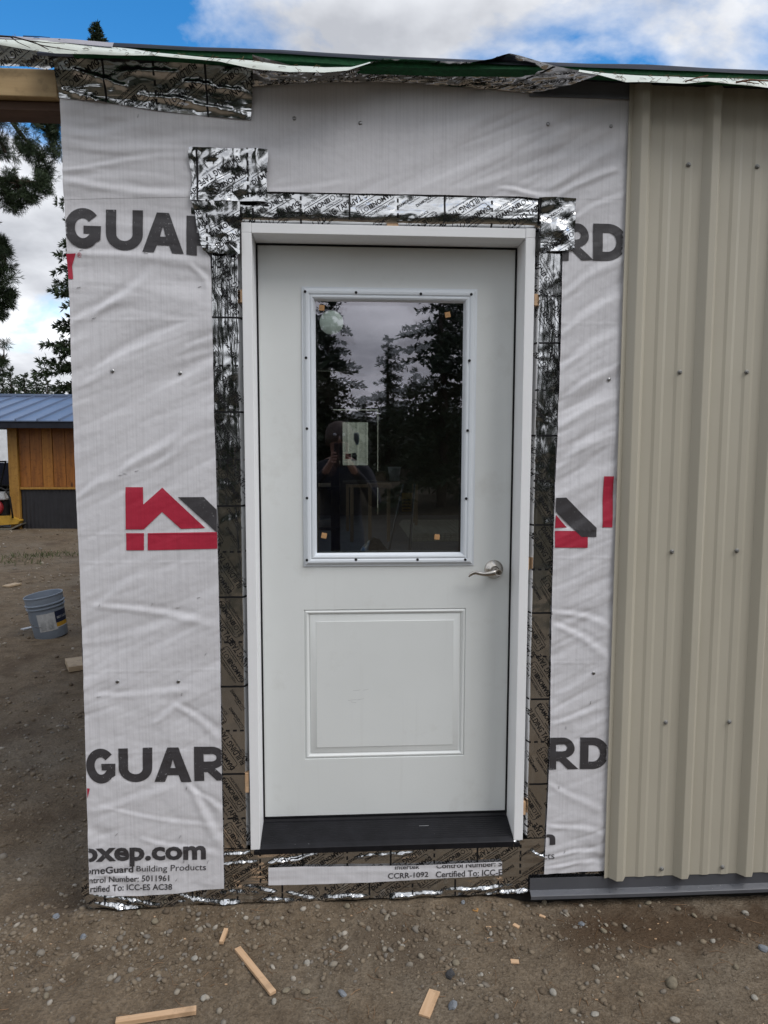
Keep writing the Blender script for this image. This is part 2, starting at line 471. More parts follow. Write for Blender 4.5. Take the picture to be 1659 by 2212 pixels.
# ------------------------------------------------------------------ numpy noise
def gnoise(x, y, seed=0):
    x = np.asarray(x, float); y = np.asarray(y, float)
    xi = np.floor(x).astype(np.int64); yi = np.floor(y).astype(np.int64); xf = x - xi; yf = y - yi

    def g(ix, iy):
        h = (ix * 374761393 + iy * 668265263 + seed * 982451653) & 0x7fffffff
        h = ((h ^ (h >> 13)) * 1274126177) & 0x7fffffff; h = h ^ (h >> 16)
        a = (h % 4096) / 4096. * 2 * np.pi
        return np.cos(a), np.sin(a)
    u = xf ** 3 * (xf * (xf * 6 - 15) + 10); v = yf ** 3 * (yf * (yf * 6 - 15) + 10)

    def d(ox, oy):
        a, b = g(xi + ox, yi + oy); return a * (xf - ox) + b * (yf - oy)
    return (d(0, 0) * (1 - u) + d(1, 0) * u) * (1 - v) + (d(0, 1) * (1 - u) + d(1, 1) * u) * v


def fbm(x, y, seed=0, o=4, lac=2.1, gain=.5):
    s = 0; a = 1.
    for i in range(o): s = s + a * gnoise(x, y, seed + i * 17); x = x * lac; y = y * lac; a *= gain
    return s


def sstep(a, b, x):
    t = np.clip((x - a) / (b - a), 0, 1); return t * t * (3 - 2 * t)


# ------------------------------------------------------------------ ground
def ground_z(x, y):
    x = np.asarray(x, float); y = np.asarray(y, float)
    near = np.exp(-((y + .3) / 3.) ** 2)
    h = -0.035 + .012 * fbm(x * 1.1, y * 1.1, 3, 3) + .010 * fbm(x * 5, y * 5, 11, 4) + .0045 * gnoise(x * 24, y * 24, 31) * near
    h = h + .040 * np.exp(-((y + .02) / .09) ** 2) * (1 - sstep(.3, .6, x)) * sstep(-1.35, -1.1, x) * (.85 + .4 * gnoise(x * 5, y * 3, 15))
    h = h - .006 * np.exp(-((y + .10) / .12) ** 2) * sstep(.45, .7, x)
    r = np.hypot(x, y); h = h + sstep(12, 60, r) * .25 * fbm(x * .05, y * .05, 5, 3)
    return h


def axis_pts(lo, hi, a, b, fine, grow=1.22):
    c = list(np.arange(a, b + fine / 2, fine)); st = fine
    while c[-1] < hi: st *= grow; c.append(c[-1] + st)
    st = fine
    while c[0] > lo: st *= grow; c.insert(0, c[0] - st)
    return np.array(c)


xs = axis_pts(-500, 500, -1.7, 1.5, .0125); ys = axis_pts(-500, 500, -1.0, .12, .0125, 1.07)
gx, gy = np.meshgrid(xs, ys); gz = ground_z(gx, gy)
inside = (gx > -.9) & (gy > .12) & (gy < 12.3) & (gx < 6.9); gz = np.where(inside, -.12, gz)
nx, ny = len(xs), len(ys)
ii = (np.arange(ny - 1)[:, None] * nx + np.arange(nx - 1)[None]).ravel()
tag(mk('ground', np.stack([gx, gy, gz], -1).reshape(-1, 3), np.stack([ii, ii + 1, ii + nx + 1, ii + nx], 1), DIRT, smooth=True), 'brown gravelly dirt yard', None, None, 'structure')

ICO = None
bm = bmesh.new(); bmesh.ops.create_icosphere(bm, subdivisions=1, radius=1); bm.verts.index_update()
ICO_V = np.array([v.co[:] for v in bm.verts]); ICO_F = np.array([[v.index for v in f.verts] for f in bm.faces]); bm.free()
bm = bmesh.new(); bmesh.ops.create_icosphere(bm, subdivisions=2, radius=1); bm.verts.index_update()
ICO2_V = np.array([v.co[:] for v in bm.verts]); ICO2_F = np.array([[v.index for v in f.verts] for f in bm.faces]); bm.free()


def rotmats(n):
    q = rng.normal(size=(n, 4)); q /= np.linalg.norm(q, axis=1)[:, None]; w, x, y, z = q.T
    return np.stack([np.stack([1 - 2 * (y * y + z * z), 2 * (x * y - z * w), 2 * (x * z + y * w)], -1),
                     np.stack([2 * (x * y + z * w), 1 - 2 * (x * x + z * z), 2 * (y * z - x * w)], -1),
                     np.stack([2 * (x * z - y * w), 2 * (y * z + x * w), 1 - 2 * (x * x + y * y)], -1)], -2)


def pebbles(P, S, V=ICO_V, F=ICO_F, jit=.22):
    """many small stones in one mesh: P (n,3) centres, S (n,) sizes"""
    n = len(P); R = rotmats(n); sc = np.stack([rng.uniform(.75, 1.25, n), rng.uniform(.6, 1., n), rng.uniform(.45, .8, n)], -1)
    v = V[None] * (1 + rng.normal(0, jit, (n, len(V), 1)) * .6) * sc[:, None]
    ca = rng.uniform(0, 2 * np.pi, n); c, s = np.cos(ca), np.sin(ca); tl = rng.normal(0, .25, n)
    x = v[..., 0] * c[:, None] - v[..., 1] * s[:, None]; y = v[..., 0] * s[:, None] + v[..., 1] * c[:, None]
    z = v[..., 2] + x * tl[:, None]
    v = np.stack([x, y, z], -1) * S[:, None, None] + P[:, None]
    f = (F[None] + (np.arange(n) * len(V))[:, None, None]).reshape(-1, 3)
    return v.reshape(-1, 3), f


def scatter(n, x0, x1, y0, y1, smin, smax, power=3., dens=None):
    x = rng.uniform(x0, x1, n); y = rng.uniform(y0, y1, n)
    if dens is not None:
        k = rng.uniform(0, 1, n) < dens(x, y); x, y = x[k], y[k]
    s = smin + (smax - smin) * rng.uniform(0, 1, len(x)) ** power
    ok = ~((y > -.012 - s) & (x > -1.05) & (y < 12.5)); x, y, s = x[ok], y[ok], s[ok]
    return np.stack([x, y, ground_z(x, y) + s * .12], -1), s


def dens_near(x, y):
    wall = np.exp(-((y + .12) / .14) ** 2) * (x < .75)
    cl = sstep(-.15, .45, fbm(x * 2.6, y * 2.6, 77, 3)); return np.clip(.07 + .85 * cl * cl + .6 * wall, 0, 1)


p1, s1 = scatter(21000, -1.55, 1.5, -.85, 0, .0016, .0130, 5.2, dens_near)
p4, s4 = scatter(16000, -3.6, -1.0, -.85, 2.2, .002, .013, 3.6, lambda x, y: .3 + .6 * sstep(-.2, .4, fbm(x * 2.2, y * 2.2, 27, 3)))
p2, s2 = scatter(5200, -4.2, -1.0, -.9, 7.5, .004, .020, 3., lambda x, y: .35 + .5 * sstep(-.2, .4, fbm(x * 1.6, y * 1.6, 7, 3)))
p3, s3 = scatter(2600, -11, -1.0, 4.5, 12.3, .008, .03, 3.5)
V, F = pebbles(np.concatenate([p1, p2, p3, p4]), np.concatenate([s1, s2, s3, s4]))
tag(mk('gravel', V, F, STONES, smooth=True), 'small mixed pebbles and grit strewn over the dirt', None, None, 'stuff')

# ------------------------------------------------------------------ the unfinished building
OX0, OX1, OZ0, OZ1 = -0.492, 0.492, 0.150, 2.312      # rough opening
BX0, BX1, BY1 = -1.010, 7.0, 12.5


def zd(x, y=0.): return 2.800 - .029 * (min(max(x, -1.2), 1.0) + 1.02) + .03 * max(0., y)

FLOOR = 0.165
bld = thing('unfinished_building', 'long unfinished outbuilding with wrapped front wall, dark interior and green edged roof', 'building', (0, 0, -.06))
f = MB()
f.box(BX0, OX0, .002, .165, -.06, 2.738).box(OX1, BX1, .002, .165, -.06, 2.738).box(OX0, OX1, .002, .165, OZ1, 2.738).box(OX0, OX1, .002, .165, -.06, OZ0)
for k in range(14): f.box(BX0 + k * .143, BX0 + k * .143 + .142, .003, .16, 2.7385, zd(BX0 + k * .143 + .142) - .003)
f.build('front_wall', DARKGAP, bld)
rw = MB()  # right wall; its unseen open bay is added to let daylight into the room
for y0, y1, z0, z1 in ((.167, 6.0, -.06, 2.6), (11.6, BY1 - .167, -.06, 2.6), (6.0, 11.6, -.06, .12), (6.0, 11.6, 2.5, 2.6)): rw.box(BX1 - .16, BX1, y0, y1, z0, z1)
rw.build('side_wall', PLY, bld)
lw = MB()  # left wall; unseen opening added to brighten the things inside
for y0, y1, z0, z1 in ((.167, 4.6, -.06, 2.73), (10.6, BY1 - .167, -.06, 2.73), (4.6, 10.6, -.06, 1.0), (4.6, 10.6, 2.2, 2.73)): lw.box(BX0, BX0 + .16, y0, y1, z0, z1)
lw.box(BX0 + .001, BX0 + .159, .167, BY1 - .167, 2.7305, 2.795); lw.build('side_wall', PLY, bld)
MB().box(BX0 + .162, BX1 - .162, .167, BY1 - .167, 0., FLOOR).build('floor_slab', CONC, bld)
# far wall with its own doorway
YF = BY1 - .165
fa, fb = W(722, 884, YF), W(817, 884, YF); FX0, FX1 = fa[0] - .02, fb[0] + .006; FZ1 = fa[2] + .006
g = MB(); g.box(BX0, FX0, YF, BY1, -.06, 3.0).box(FX1, BX1, YF, BY1, -.06, 3.0).box(FX0, FX1, YF, BY1, FZ1, 3.0).box(FX0, FX1, YF, BY1, -.06, FLOOR)
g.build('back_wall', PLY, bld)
r = MB(); cols = [BX0 - .05, -.6, -.2, .2, .6, 1.0, BX1 + .05]; v = []
for x in cols: v += [(x, .001, zd(x)), (x, BY1 + .2, zd(x, BY1)), (x, BY1 + .2, zd(x, BY1) + .02), (x, .001, zd(x) + .02)]
nq = len(cols)
MB().box(BX0, BX1, BY1 - .1, BY1 + .1, 3.001, zd(1.0, BY1) + .0).build('gable_infill', PLY, bld)
r.add(v, [[4 * k + j, 4 * k + (j + 1) % 4, 4 * k + 4 + (j + 1) % 4, 4 * k + 4 + j] for k in range(nq - 1) for j in range(4)] + [[0, 1, 2, 3], [4 * nq - 1, 4 * nq - 2, 4 * nq - 3, 4 * nq - 4]])
r.build('roof_deck', UNDER, bld)


def polyf(pts):
    p = np.array(pts, float); d = np.r_[0, np.cumsum(np.linalg.norm(np.diff(p, axis=0), axis=1))]; d = d / d[-1]
    return lambda t: np.stack([np.interp(t, d, p[:, i]) for i in range(p.shape[1])], -1)


def px_line(pts, Y): return [W(a, b, Y) if len((a, b)) == 2 else None for a, b in pts]


def coons(B, T, Lf, R, nu, nv):
    """surface between bottom, top (left->right) and left, right (bottom->top) polylines in 3D"""
    B, T, Lf, R = polyf(B), polyf(T), polyf(Lf), polyf(R)
    u = np.linspace(0, 1, nu); v = np.linspace(0, 1, nv); b, t, l, r = B(u), T(u), Lf(v), R(v)
    U = u[None, :, None]; Vv = v[:, None, None]
    P = (1 - Vv) * b[None] + Vv * t[None] + (1 - U) * l[:, None] + U * r[:, None]
    P -= (1 - U) * (1 - Vv) * b[0] + U * (1 - Vv) * b[-1] + (1 - U) * Vv * t[0] + U * Vv * t[-1]
    i = (np.arange(nv - 1)[:, None] * nu + np.arange(nu - 1)[None]).ravel()
    return P.reshape(-1, 3), np.stack([i, i + 1, i + nu + 1, i + nu], 1), u, v


# ---- house wrap: one height field for the sheet and its print
WOFF = 0.008
CREASES = [  # px ends, depth mm, half width mm
    ((137, 383), (275, 401), 5, 14), ((137, 398), (416, 428), 9, 16), ((137, 366), (412, 342), 5, 10), ((145, 542), (427, 572), 5, 16),
    ((412, 571), (457, 632), 6, 12), ((155, 701), (311, 629), 7, 17), ((202, 690), (330, 588), 8, 15), ((180, 830), (300, 770), 5, 18), ((205, 800), (330, 740), 6, 14),
    ((265, 1022), (405, 930), 8, 17), ((168, 1075), (262, 1022), 6, 15), ((330, 1010), (455, 930), 5, 16), ((200, 1310), (330, 1240), 5, 18), ((215, 1306), (470, 1350), 6, 14),
    ((190, 1390), (470, 1330), 4, 20), ((380, 1520), (480, 1600), 6, 15), ((215, 1500), (440, 1495), 4, 14), ((400, 1690), (485, 1830), 8, 17), ((415, 1700), (484, 1760), 5, 12),
    ((330, 1560), (430, 1500), 5, 15), ((200, 1750), (400, 1700), 4, 18), ((230, 1745), (480, 1790), 3, 9), ((310, 1810), (480, 1850), 4, 12), ((195, 1880), (320, 1905), 5, 12),
    ((900, 405), (1180, 300), 5, 24), ((1080, 412), (1190, 425), 8, 10), ((1180, 420), (1345, 300), 8, 18), ((1200, 430), (1345, 350), 7, 14), ((1000, 408), (1300, 330), 5, 18),
    ((1130, 330), (1345, 240), 5, 20), ((1240, 400), (1345, 370), 5, 10), ((1225, 480), (1343, 425), 6, 12), ((1215, 640), (1335, 560), 6, 16), ((1212, 720), (1335, 640), 6, 15),
    ((1208, 800), (1330, 720), 6, 16), ((1206, 860), (1330, 800), 5, 14), ((1204, 920), (1328, 860), 5, 15), ((1200, 1010), (1325, 930), 6, 16), ((1196, 1320), (1315, 1350), 6, 13),
    ((1194, 1345), (1315, 1420), 6, 15), ((1190, 1500), (1312, 1450), 4, 16), ((1188, 1560), (1310, 1530), 4, 12), ((1185, 1690), (1305, 1760), 4, 14), ((1182, 1780), (1302, 1800), 5, 11),
    ((1180, 1850), (1300, 1835), 6, 9), ((1178, 1870), (1300, 1862), 5, 8), ((560, 415), (760, 400), 3, 10), ((450, 300), (640, 360), 3, 22), ((150, 290), (420, 262), 4, 18), ((145, 320), (380, 330), 4, 20),
]
_CR = [(W(*a, -WOFF)[[0, 2]], W(*b, -WOFF)[[0, 2]], d * .001, w * .001) for a, b, d, w in CREASES]


def wrapH(x, z):
    x = np.asarray(x, float); z = np.asarray(z, float)

    def fold(deg, wl, seed, stretch=5.):
        a = math.radians(deg); u = x * math.cos(a) + z * math.sin(a); v = -x * math.sin(a) + z * math.cos(a)
        v = v + .02 * gnoise(x * 3, z * 3, seed + 5)
        n = gnoise(u / (wl * stretch), v / wl, seed)
        return .55 * n + .45 * (.42 - 1.25 * np.sqrt(n * n + .002))
    wl_ = sstep(-.35, -.55, x); wr_ = sstep(.45, .6, x); low = sstep(.95, .55, z); top = sstep(2.30, 2.5, z)
    A = fold(30, .11, 1) * .0095 + fold(27, .05, 2) * .0042
    Bq = fold(-6, .09, 3, 6) * .0075 + fold(4, .04, 4, 6) * .0028
    Cq = fold(-48, .085, 5) * .0060 + fold(-15, .05, 6) * .0036
    D = fold(34, .08, 7) * .0085 + fold(31, .038, 8) * .0038
    wB = wl_ * sstep(1.9, 2.1, z) * sstep(2.75, 2.5, z)
    wC = low * (1 - wr_ * .5)
    wD = sstep(.25, .55, x) * sstep(.9, 1.1, z)
    wA = np.clip(1 - wB - wC - wD, .15, 1)
    mask = .45 + .75 * sstep(-.2, .35, gnoise(x * 1.9, z * 1.9, 40))
    quiet = 1 - .65 * top * sstep(-.55, -.3, x) * sstep(.35, .1, x)
    h = 1.5 * (A * wA + Bq * wB + Cq * wC + D * wD) * mask * quiet
    h = h + (.0038 * fold(24, .024, 9, 7) * (1 - wB) + .0030 * fold(-4, .022, 10, 8) * wB) * mask * quiet
    h = h + .0004 * gnoise(x * 40, z * 55, 50)
    for p, q, d, w in _CR:
        e = q - p; L2 = e @ e; t = ((x - p[0]) * e[0] + (z - p[1]) * e[1]) / L2
        s = ((x - p[0]) * e[1] - (z - p[1]) * e[0]) / math.sqrt(L2)
        s = s + .006 * np.sin(t * 5 + d * 900)
        env = sstep(-.15, .2, t) * sstep(1.2, .7, t); ww = w * (.6 + .5 * np.clip(t, 0, 1))
        h = h + d * env * (np.exp(-(s / ww) ** 2) - .7 * np.exp(-((s + 1.6 * ww) / ww) ** 2)) * .42
    for hz in (1.30, 1.205, .84, 1.985, .56):                       # packing creases
        h = h + .0009 * np.exp(-((z - hz - .004 * x) / .0022) ** 2)
    return h


def sheet_y(x, z): return -(WOFF + .006 + wrapH(x, z))


def wrap_block(Bp, Tp, Lp, Rp, res=.0048):
    ln = lambda p: sum(np.linalg.norm(np.diff([W(*q, -WOFF) for q in p], axis=0), axis=1))
    P, F, u, v = coons(*[[W(*q, -WOFF) for q in p] for p in (Bp, Tp, Lp, Rp)], max(3, int(max(ln(Bp), ln(Tp)) / res)), max(3, int(max(ln(Lp), ln(Rp)) / res)))
    P[:, 1] = sheet_y(P[:, 0], P[:, 2]); return P, F


TOPL = [(130, 200), (131, 226), (136, 330), (139, 432)]
blocks = []
bot = [(139, 432), (410, 428), (580, 416), (800, 420), (1000, 424), (1120, 426), (1180, 433), (1240, 431), (1358, 432)]
blocks.append(wrap_block(bot, [(130, 160), (700, 150), (1000, 165), (1368, 188)], [(139, 432), (136, 330), (131, 226), (130, 160)], [(1358, 432), (1363, 300), (1368, 188)]))
blocks.append(wrap_block([(195, 1928), (250, 1933), (301, 1934), (380, 1928), (430, 1921), (485, 1917)], [(139, 424), (455, 422)],
                         [(195, 1928), (188, 1690), (183, 1500), (174, 1240), (165, 1050), (158, 860), (152, 660), (146, 540), (139, 424)],
                         [(485, 1917), (480, 1680), (476, 1390), (471, 1190), (467, 1000), (463, 890), (459, 690), (455, 545), (455, 422)]))
blocks.append(wrap_block([(1174, 1886), (1312, 1878)], [(1238, 424), (1358, 424)],
                         [(1174, 1886), (1181, 1750), (1187, 1600), (1190, 1330), (1197, 1080), (1203, 940), (1210, 740), (1214, 545), (1236, 540), (1238, 424)],
                         [(1312, 1878), (1322, 1560), (1333, 1080), (1346, 730), (1358, 424)]))
Vs, Fs, b = [], [], 0
for k_, (P, F) in enumerate(blocks):
    P[:, 1] += .0006 * (k_ > 0); Vs.append(P); Fs.append(F + b); b += len(P)
wrap = mk('house_wrap', np.concatenate(Vs), np.concatenate(Fs), WRAP, smooth=True, loc=(-.75, -.01, .06))
tag(wrap, 'wrinkled pale grey house wrap sheet around the door with dark and red printing', 'house wrap')
# the sheet turns the corner of the building
cz = np.linspace(.06, 2.70, 260); cyy = np.linspace(-.008, 2.0, 60)
zz_, yy_ = np.meshgrid(cz, cyy, indexing='ij'); xx_ = -1.013 - .004 * (fbm(yy_ * 3, zz_ * 5, 9, 3) + .5)
i = (np.arange(259)[:, None] * 60 + np.arange(59)[None]).ravel()
mk('side_sheet', np.stack([xx_, yy_, zz_], -1).reshape(-1, 3), np.stack([i, i + 1, i + 61, i + 60], 1), WRAP, wrap, True)
# lower strip of wrap under the sill
SP, SF, _, _ = coons(*[[W(*q, -.012) for q in p] for p in ([(580, 1911), (640, 1910), (800, 1905), (1084, 1889)], [(580, 1873), (640, 1871), (760, 1870), (900, 1868), (1084, 1860)], [(580, 1911), (580, 1873)], [(1084, 1889), (1084, 1860)])], 150, 14)


def stripH(x, z): return .0014 * gnoise(x * 5, z * 60, 3) + .0012 * gnoise(x * 22, z * 30, 8) + .0015


def strip_y(x, z): return -(.014 + stripH(x, z))


SP[:, 1] = strip_y(SP[:, 0], SP[:, 2])
strip = mk('wrap_strip', SP, SF, WRAP, smooth=True, loc=(0, -.01, .1))
tag(strip, 'narrow horizontal strip of printed wrap stapled below the door sill', 'house wrap')


# ---- flat print as thin geometry lying on the sheets
def text2d(s, bold=0., size=1., sx=1.):
    cu = bpy.data.curves.new('lettering_curve', 'FONT'); cu.body = s; cu.size = size; cu.offset = bold * size; cu.resolution_u = 3
    ob = bpy.data.objects.new('lettering_curve', cu); me = ob.to_mesh(); me.calc_loop_triangles()
    v = np.array([q.co[:2] for q in me.vertices]); t = np.array([q.vertices[:] for q in me.loop_triangles]); ob.to_mesh_clear()
    bpy.data.objects.remove(ob); bpy.data.curves.remove(cu); v[:, 0] *= sx; return v, t


def refine(v, t, L):
    for _ in range(7):
        a, b_, c = v[t[:, 0]], v[t[:, 1]], v[t[:, 2]]
        m = np.max([np.linalg.norm(a - b_, axis=1), np.linalg.norm(b_ - c, axis=1), np.linalg.norm(c - a, axis=1)], axis=0) > L
        if not m.any(): break
        keep = t[~m]; q = t[m]; n = len(v); k = len(q)
        ab, bc, ca = (v[q[:, 0]] + v[q[:, 1]]) / 2, (v[q[:, 1]] + v[q[:, 2]]) / 2, (v[q[:, 2]] + v[q[:, 0]]) / 2
        v = np.concatenate([v, ab, bc, ca]); i0 = np.arange(k) + n; i1 = i0 + k; i2 = i1 + k
        t = np.concatenate([keep, np.stack([q[:, 0], i0, i2], 1), np.stack([i0, q[:, 1], i1], 1), np.stack([i2, i1, q[:, 2]], 1), np.stack([i0, i1, i2], 1)])
    return v, t


def quad_px(v, quad, bbox=None):
    """stretch 2D shapes into a px quad given as TL, TR, BR, BL"""
    lo, hi = (v.min(0), v.max(0)) if bbox is None else bbox
    u = (v - lo) / (hi - lo); q = np.array(quad, float)
    U, Vv = u[:, :1], u[:, 1:]
    return (q[3] * (1 - U) + q[2] * U) * (1 - Vv) + (q[0] * (1 - U) + q[1] * U) * Vv


def poly_fill(pts):
    bm = bmesh.new(); f = bm.faces.new([bm.verts.new((a, b, 0)) for a, b in pts]); bmesh.ops.triangulate(bm, faces=[f]); bm.verts.index_update()
    v = np.array([q.co[:2] for q in bm.verts]); t = np.array([[q.index for q in f.verts] for f in bm.faces]); bm.free(); return v, t


def arc_strip(cx, cy, ro, ri, a0, a1, n=20):
    V, T = [], []
    for k in range(n + 1):
        a = math.radians(a0 + (a1 - a0) * k / n); c, s_ = math.cos(a), math.sin(a); V += [(cx + ro[0] * c, cy + ro[1] * s_), (cx + ri[0] * c, cy + ri[1] * s_)]
    for k in range(n): T += [(2 * k, 2 * k + 2, 2 * k + 3), (2 * k, 2 * k + 3, 2 * k + 1)]
    return np.array(V), np.array(T)


def heavy(ch):
    """wide heavy capitals drawn in a unit box"""
    R = lambda x0, x1, y0, y1: poly_fill([(x0, y0), (x1, y0), (x1, y1), (x0, y1)])
    if ch == 'U': p = [R(0, .28, .40, 1), R(.72, 1, .40, 1), arc_strip(.5, .40, (.5, .40), (.22, .17), 180, 360)]
    elif ch == 'D': p = [R(0, .29, 0, 1), R(.29, .44, .76, 1), R(.29, .44, 0, .24), arc_strip(.44, .5, (.56, .5), (.26, .26), -90, 90)]
    elif ch == 'R': p = [R(0, .29, 0, 1), R(.29, .55, .78, 1), R(.29, .55, .36, .57), arc_strip(.55, .68, (.39, .32), (.13, .105), -90, 90), poly_fill([(.29, .355), (.62, .365), (1., 0), (.66, 0), (.40, .26), (.29, .26)])]
    elif ch == 'A': p = [poly_fill([(0, 0), (.28, 0), (.352, .19), (.43, .40), (.5, .66), (.5, 1), (.35, 1)]), poly_fill([(1, 0), (.65, 1), (.5, 1), (.5, .66), (.57, .40), (.648, .19), (.72, 0)]), poly_fill([(.352, .19), (.648, .19), (.57, .40), (.43, .40)])]
    else: p = [arc_strip(.5, .5, (.5, .5), (.215, .25), 40, 318, 34), poly_fill([(.52, .56), (1., .56), (.985, .22), (.872, .165), (.66, .333), (.70, .37), (.52, .37)])]
    V, T, b = [], [], 0
    for v, t in p: V.append(v); T.append(t + b); b += len(v)
    return np.concatenate(V), np.concatenate(T)


def px_to_xz(p, Y=-WOFF): return np.array([W(a, b, Y)[[0, 2]] for a, b in p])


def in_poly(p, poly):
    x, y = p[:, 0], p[:, 1]; c = np.zeros(len(p), bool); n = len(poly)
    for k in range(n):
        (x0, y0), (x1, y1) = poly[k], poly[(k + 1) % n]
        if y0 == y1: continue
        c ^= ((y0 > y) != (y1 > y)) & (x < (x1 - x0) * (y - y0) / (y1 - y0) + x0)
    return c


def lay(name, v2, t, mat, parent, yf, L=.010, clip=None, lift=.0011, label=None):
    v2, t = refine(v2, t, L)
    if clip is not None:
        t = t[in_poly(v2[t].mean(1), clip)]
        if not len(t): return None
    P = np.stack([v2[:, 0], yf(v2[:, 0], v2[:, 1]) - lift, v2[:, 1]], -1)
    o = mk(name, P, t, mat, parent, True)
    if label: o['label'] = label
    return o


def letters(items, name, mat, parent, yf, L=.009, clip=None, Y=-WOFF, lift=.0011, label=None):
    V, T, b = [], [], 0
    for s, bold, quad in items:
        v, t = text2d(s, bold) if isinstance(s, str) else s
        v = px_to_xz(quad_px(v, quad), Y); V.append(v); T.append(t + b); b += len(v)
    return lay(name, np.concatenate(V), np.concatenate(T), mat, parent, yf, L, clip, lift, label)


def poly_tris(pts):
    bm = bmesh.new(); vs = [bm.verts.new((a, -b, 0)) for a, b in pts]; f = bm.faces.new(vs); bmesh.ops.triangulate(bm, faces=[f]); bm.verts.index_update()
    v = np.array([q.co[:2] for q in bm.verts]) * [1, -1]; t = np.array([[q.index for q in f.verts] for f in bm.faces]); bm.free(); return v, t


def poly_print(polys, name, mat, parent, yf, label=None, lift=.0011, clip=None):
    V, T, b = [], [], 0
    for p in polys:
        v, t = poly_tris(p); V.append(px_to_xz(v)); T.append(t + b); b += len(v)
    return lay(name, np.concatenate(V), np.concatenate(T), mat, parent, yf, .010, clip, lift, label)


clipL = px_to_xz([(143, 440), (150, 600), (168, 1100), (197, 1927), (484, 1916), (480, 1680), (476, 1390), (471, 1190), (467, 1000), (463, 890), (459, 690), (455, 545), (455, 431), (140, 433)])
clipR = px_to_xz([(1237, 433), (1346, 433), (1334, 730), (1321, 1080), (1310, 1560), (1300, 1878), (1175, 1884), (1181, 1750), (1187, 1600), (1190, 1330), (1197, 1080), (1203, 940), (1210, 740), (1214, 546), (1236, 541)])
BB = .075
row1 = [(heavy('G'), 0, ((140, 450), (220, 451), (220, 540), (143, 536))), (heavy('U'), 0, ((230, 454), (310, 456), (310, 543), (231, 541))),
        (heavy('A'), 0, ((309, 459), (397, 463), (398, 550), (309, 545))), (heavy('R'), 0, ((404, 467), (478, 472), (482, 560), (404, 551)))]
letters(row1, 'printed_word', PRINT_DARK, wrap, sheet_y, clip=clipL, label='upper dark bold letters GUAR')
row2 = [(heavy('G'), 0, ((186, 1616), (250, 1614), (252, 1690), (190, 1690))), (heavy('U'), 0, ((257, 1615), (330, 1613), (330, 1687), (259, 1687))),
        (heavy('A'), 0, ((335, 1613), (414, 1612), (415, 1687), (335, 1687))), (heavy('R'), 0, ((420, 1611), (490, 1611), (494, 1683), (421, 1685)))]
letters(row2, 'printed_word', PRINT_DARK, wrap, sheet_y, clip=clipL, label='lower dark bold letters GUAR')
letters([(heavy('R'), 0, ((1212, 484), (1272, 484), (1280, 563), (1205, 565))), (heavy('D'), 0, ((1280, 484), (1352, 486), (1350, 565), (1279, 564)))], 'printed_word', PRINT_DARK, wrap, sheet_y, clip=clipR, label='upper dark bold letters RD')
letters([(heavy('R'), 0, ((1183, 1592), (1241, 1591), (1248, 1659), (1180, 1660))), (heavy('D'), 0, ((1252, 1591), (1314, 1591), (1312, 1659), (1251, 1659)))], 'printed_word', PRINT_DARK, wrap, sheet_y, clip=clipR, label='lower dark bold letters RD')
letters([('oxep.com', .035, ((176, 1830), (446, 1824), (446, 1866), (176, 1872)))], 'printed_text', PRINT_DARK, wrap, sheet_y, .008, clipL, label='bold web address ending in xep.com')
letters([('HomeGuard', .022, ((170, 1871), (289, 1868), (289, 1883), (170, 1886))), ('Building Products', .002, ((296, 1868), (446, 1863), (446, 1881), (296, 1884)))], 'printed_text', PRINT_DARK, wrap, sheet_y, .008, clipL, label='dark line of type ending Building Products')
letters([('Control Number: 5011961', .012, ((172, 1892), (367, 1887), (367, 1900), (172, 1905))), ('Certified To: ICC-ES AC38', .012, ((176, 1910), (373, 1906), (373, 1919), (176, 1924)))], 'printed_text', PRINT_DARK, wrap, sheet_y, .008, clipL, label='two small dark lines of type at the bottom left')
letters([('m', .035, ((1144, 1801), (1198, 1799), (1198, 1822), (1144, 1824))), ('Products', .002, ((1120, 1842), (1196, 1838), (1196, 1852), (1120, 1857)))], 'printed_text', PRINT_DARK, wrap, sheet_y, .008, clipR, label='cut off dark letters n and cts')
letters([('®', .0, ((169, 547), (178, 547), (178, 558), (169, 558)))], 'printed_mark', PRINT_RED, wrap, sheet_y, .01, label='small red registered mark')
poly_print([[(145, 550), (166, 549), (157, 576), (160, 604), (150, 604), (147, 575)]], 'printed_mark', PRINT_RED, wrap, sheet_y, 'cut off red letter stroke at the left edge')
poly_print([[(190, 1700), (196, 1701), (191, 1722)]], 'printed_mark', PRINT_RED, wrap, sheet_y, 'tiny cut off red stroke at the left edge')


def z3(p): return [(232 + a * .2, 962 + b * .2) for a, b in p]


def z4(p): return [(1095 + a * .21, 929 + b * .21) for a, b in p]


poly_print([z3([(203, 450), (392, 450), (395, 638), (598, 455), (1062, 890), (800, 900), (597, 717), (400, 905), (207, 905)]), z3([(210, 945), (402, 945), (402, 1130), (212, 1130)]),
            z3([(443, 945), (1190, 932), (1193, 1112), (443, 1130)])], 'printed_logo', PRINT_RED, wrap, sheet_y, 'red house shaped emblem with a chimney')
poly_print([z3([(768, 558), (1045, 556), (1185, 692), (1190, 940)])], 'printed_logo', PRINT_DARK, wrap, sheet_y, 'dark slanted roof stroke beside the red emblem', .0016)
poly_print([z4([(497, 870), (612, 1000), (490, 1005)]), z4([(490, 1035), (823, 1035), (820, 1207), (486, 1205)]), z4([(990, 475), (1092, 475), (1074, 998), (973, 998)])], 'printed_logo', PRINT_RED, wrap, sheet_y, 'cut off red emblem pieces on the right')
poly_print([z4([(497, 695), (602, 692), (912, 1003), (908, 1095), (757, 1095), (495, 838)])], 'printed_logo', PRINT_DARK, wrap, sheet_y, 'dark slanted roof stroke on the right', .0016)
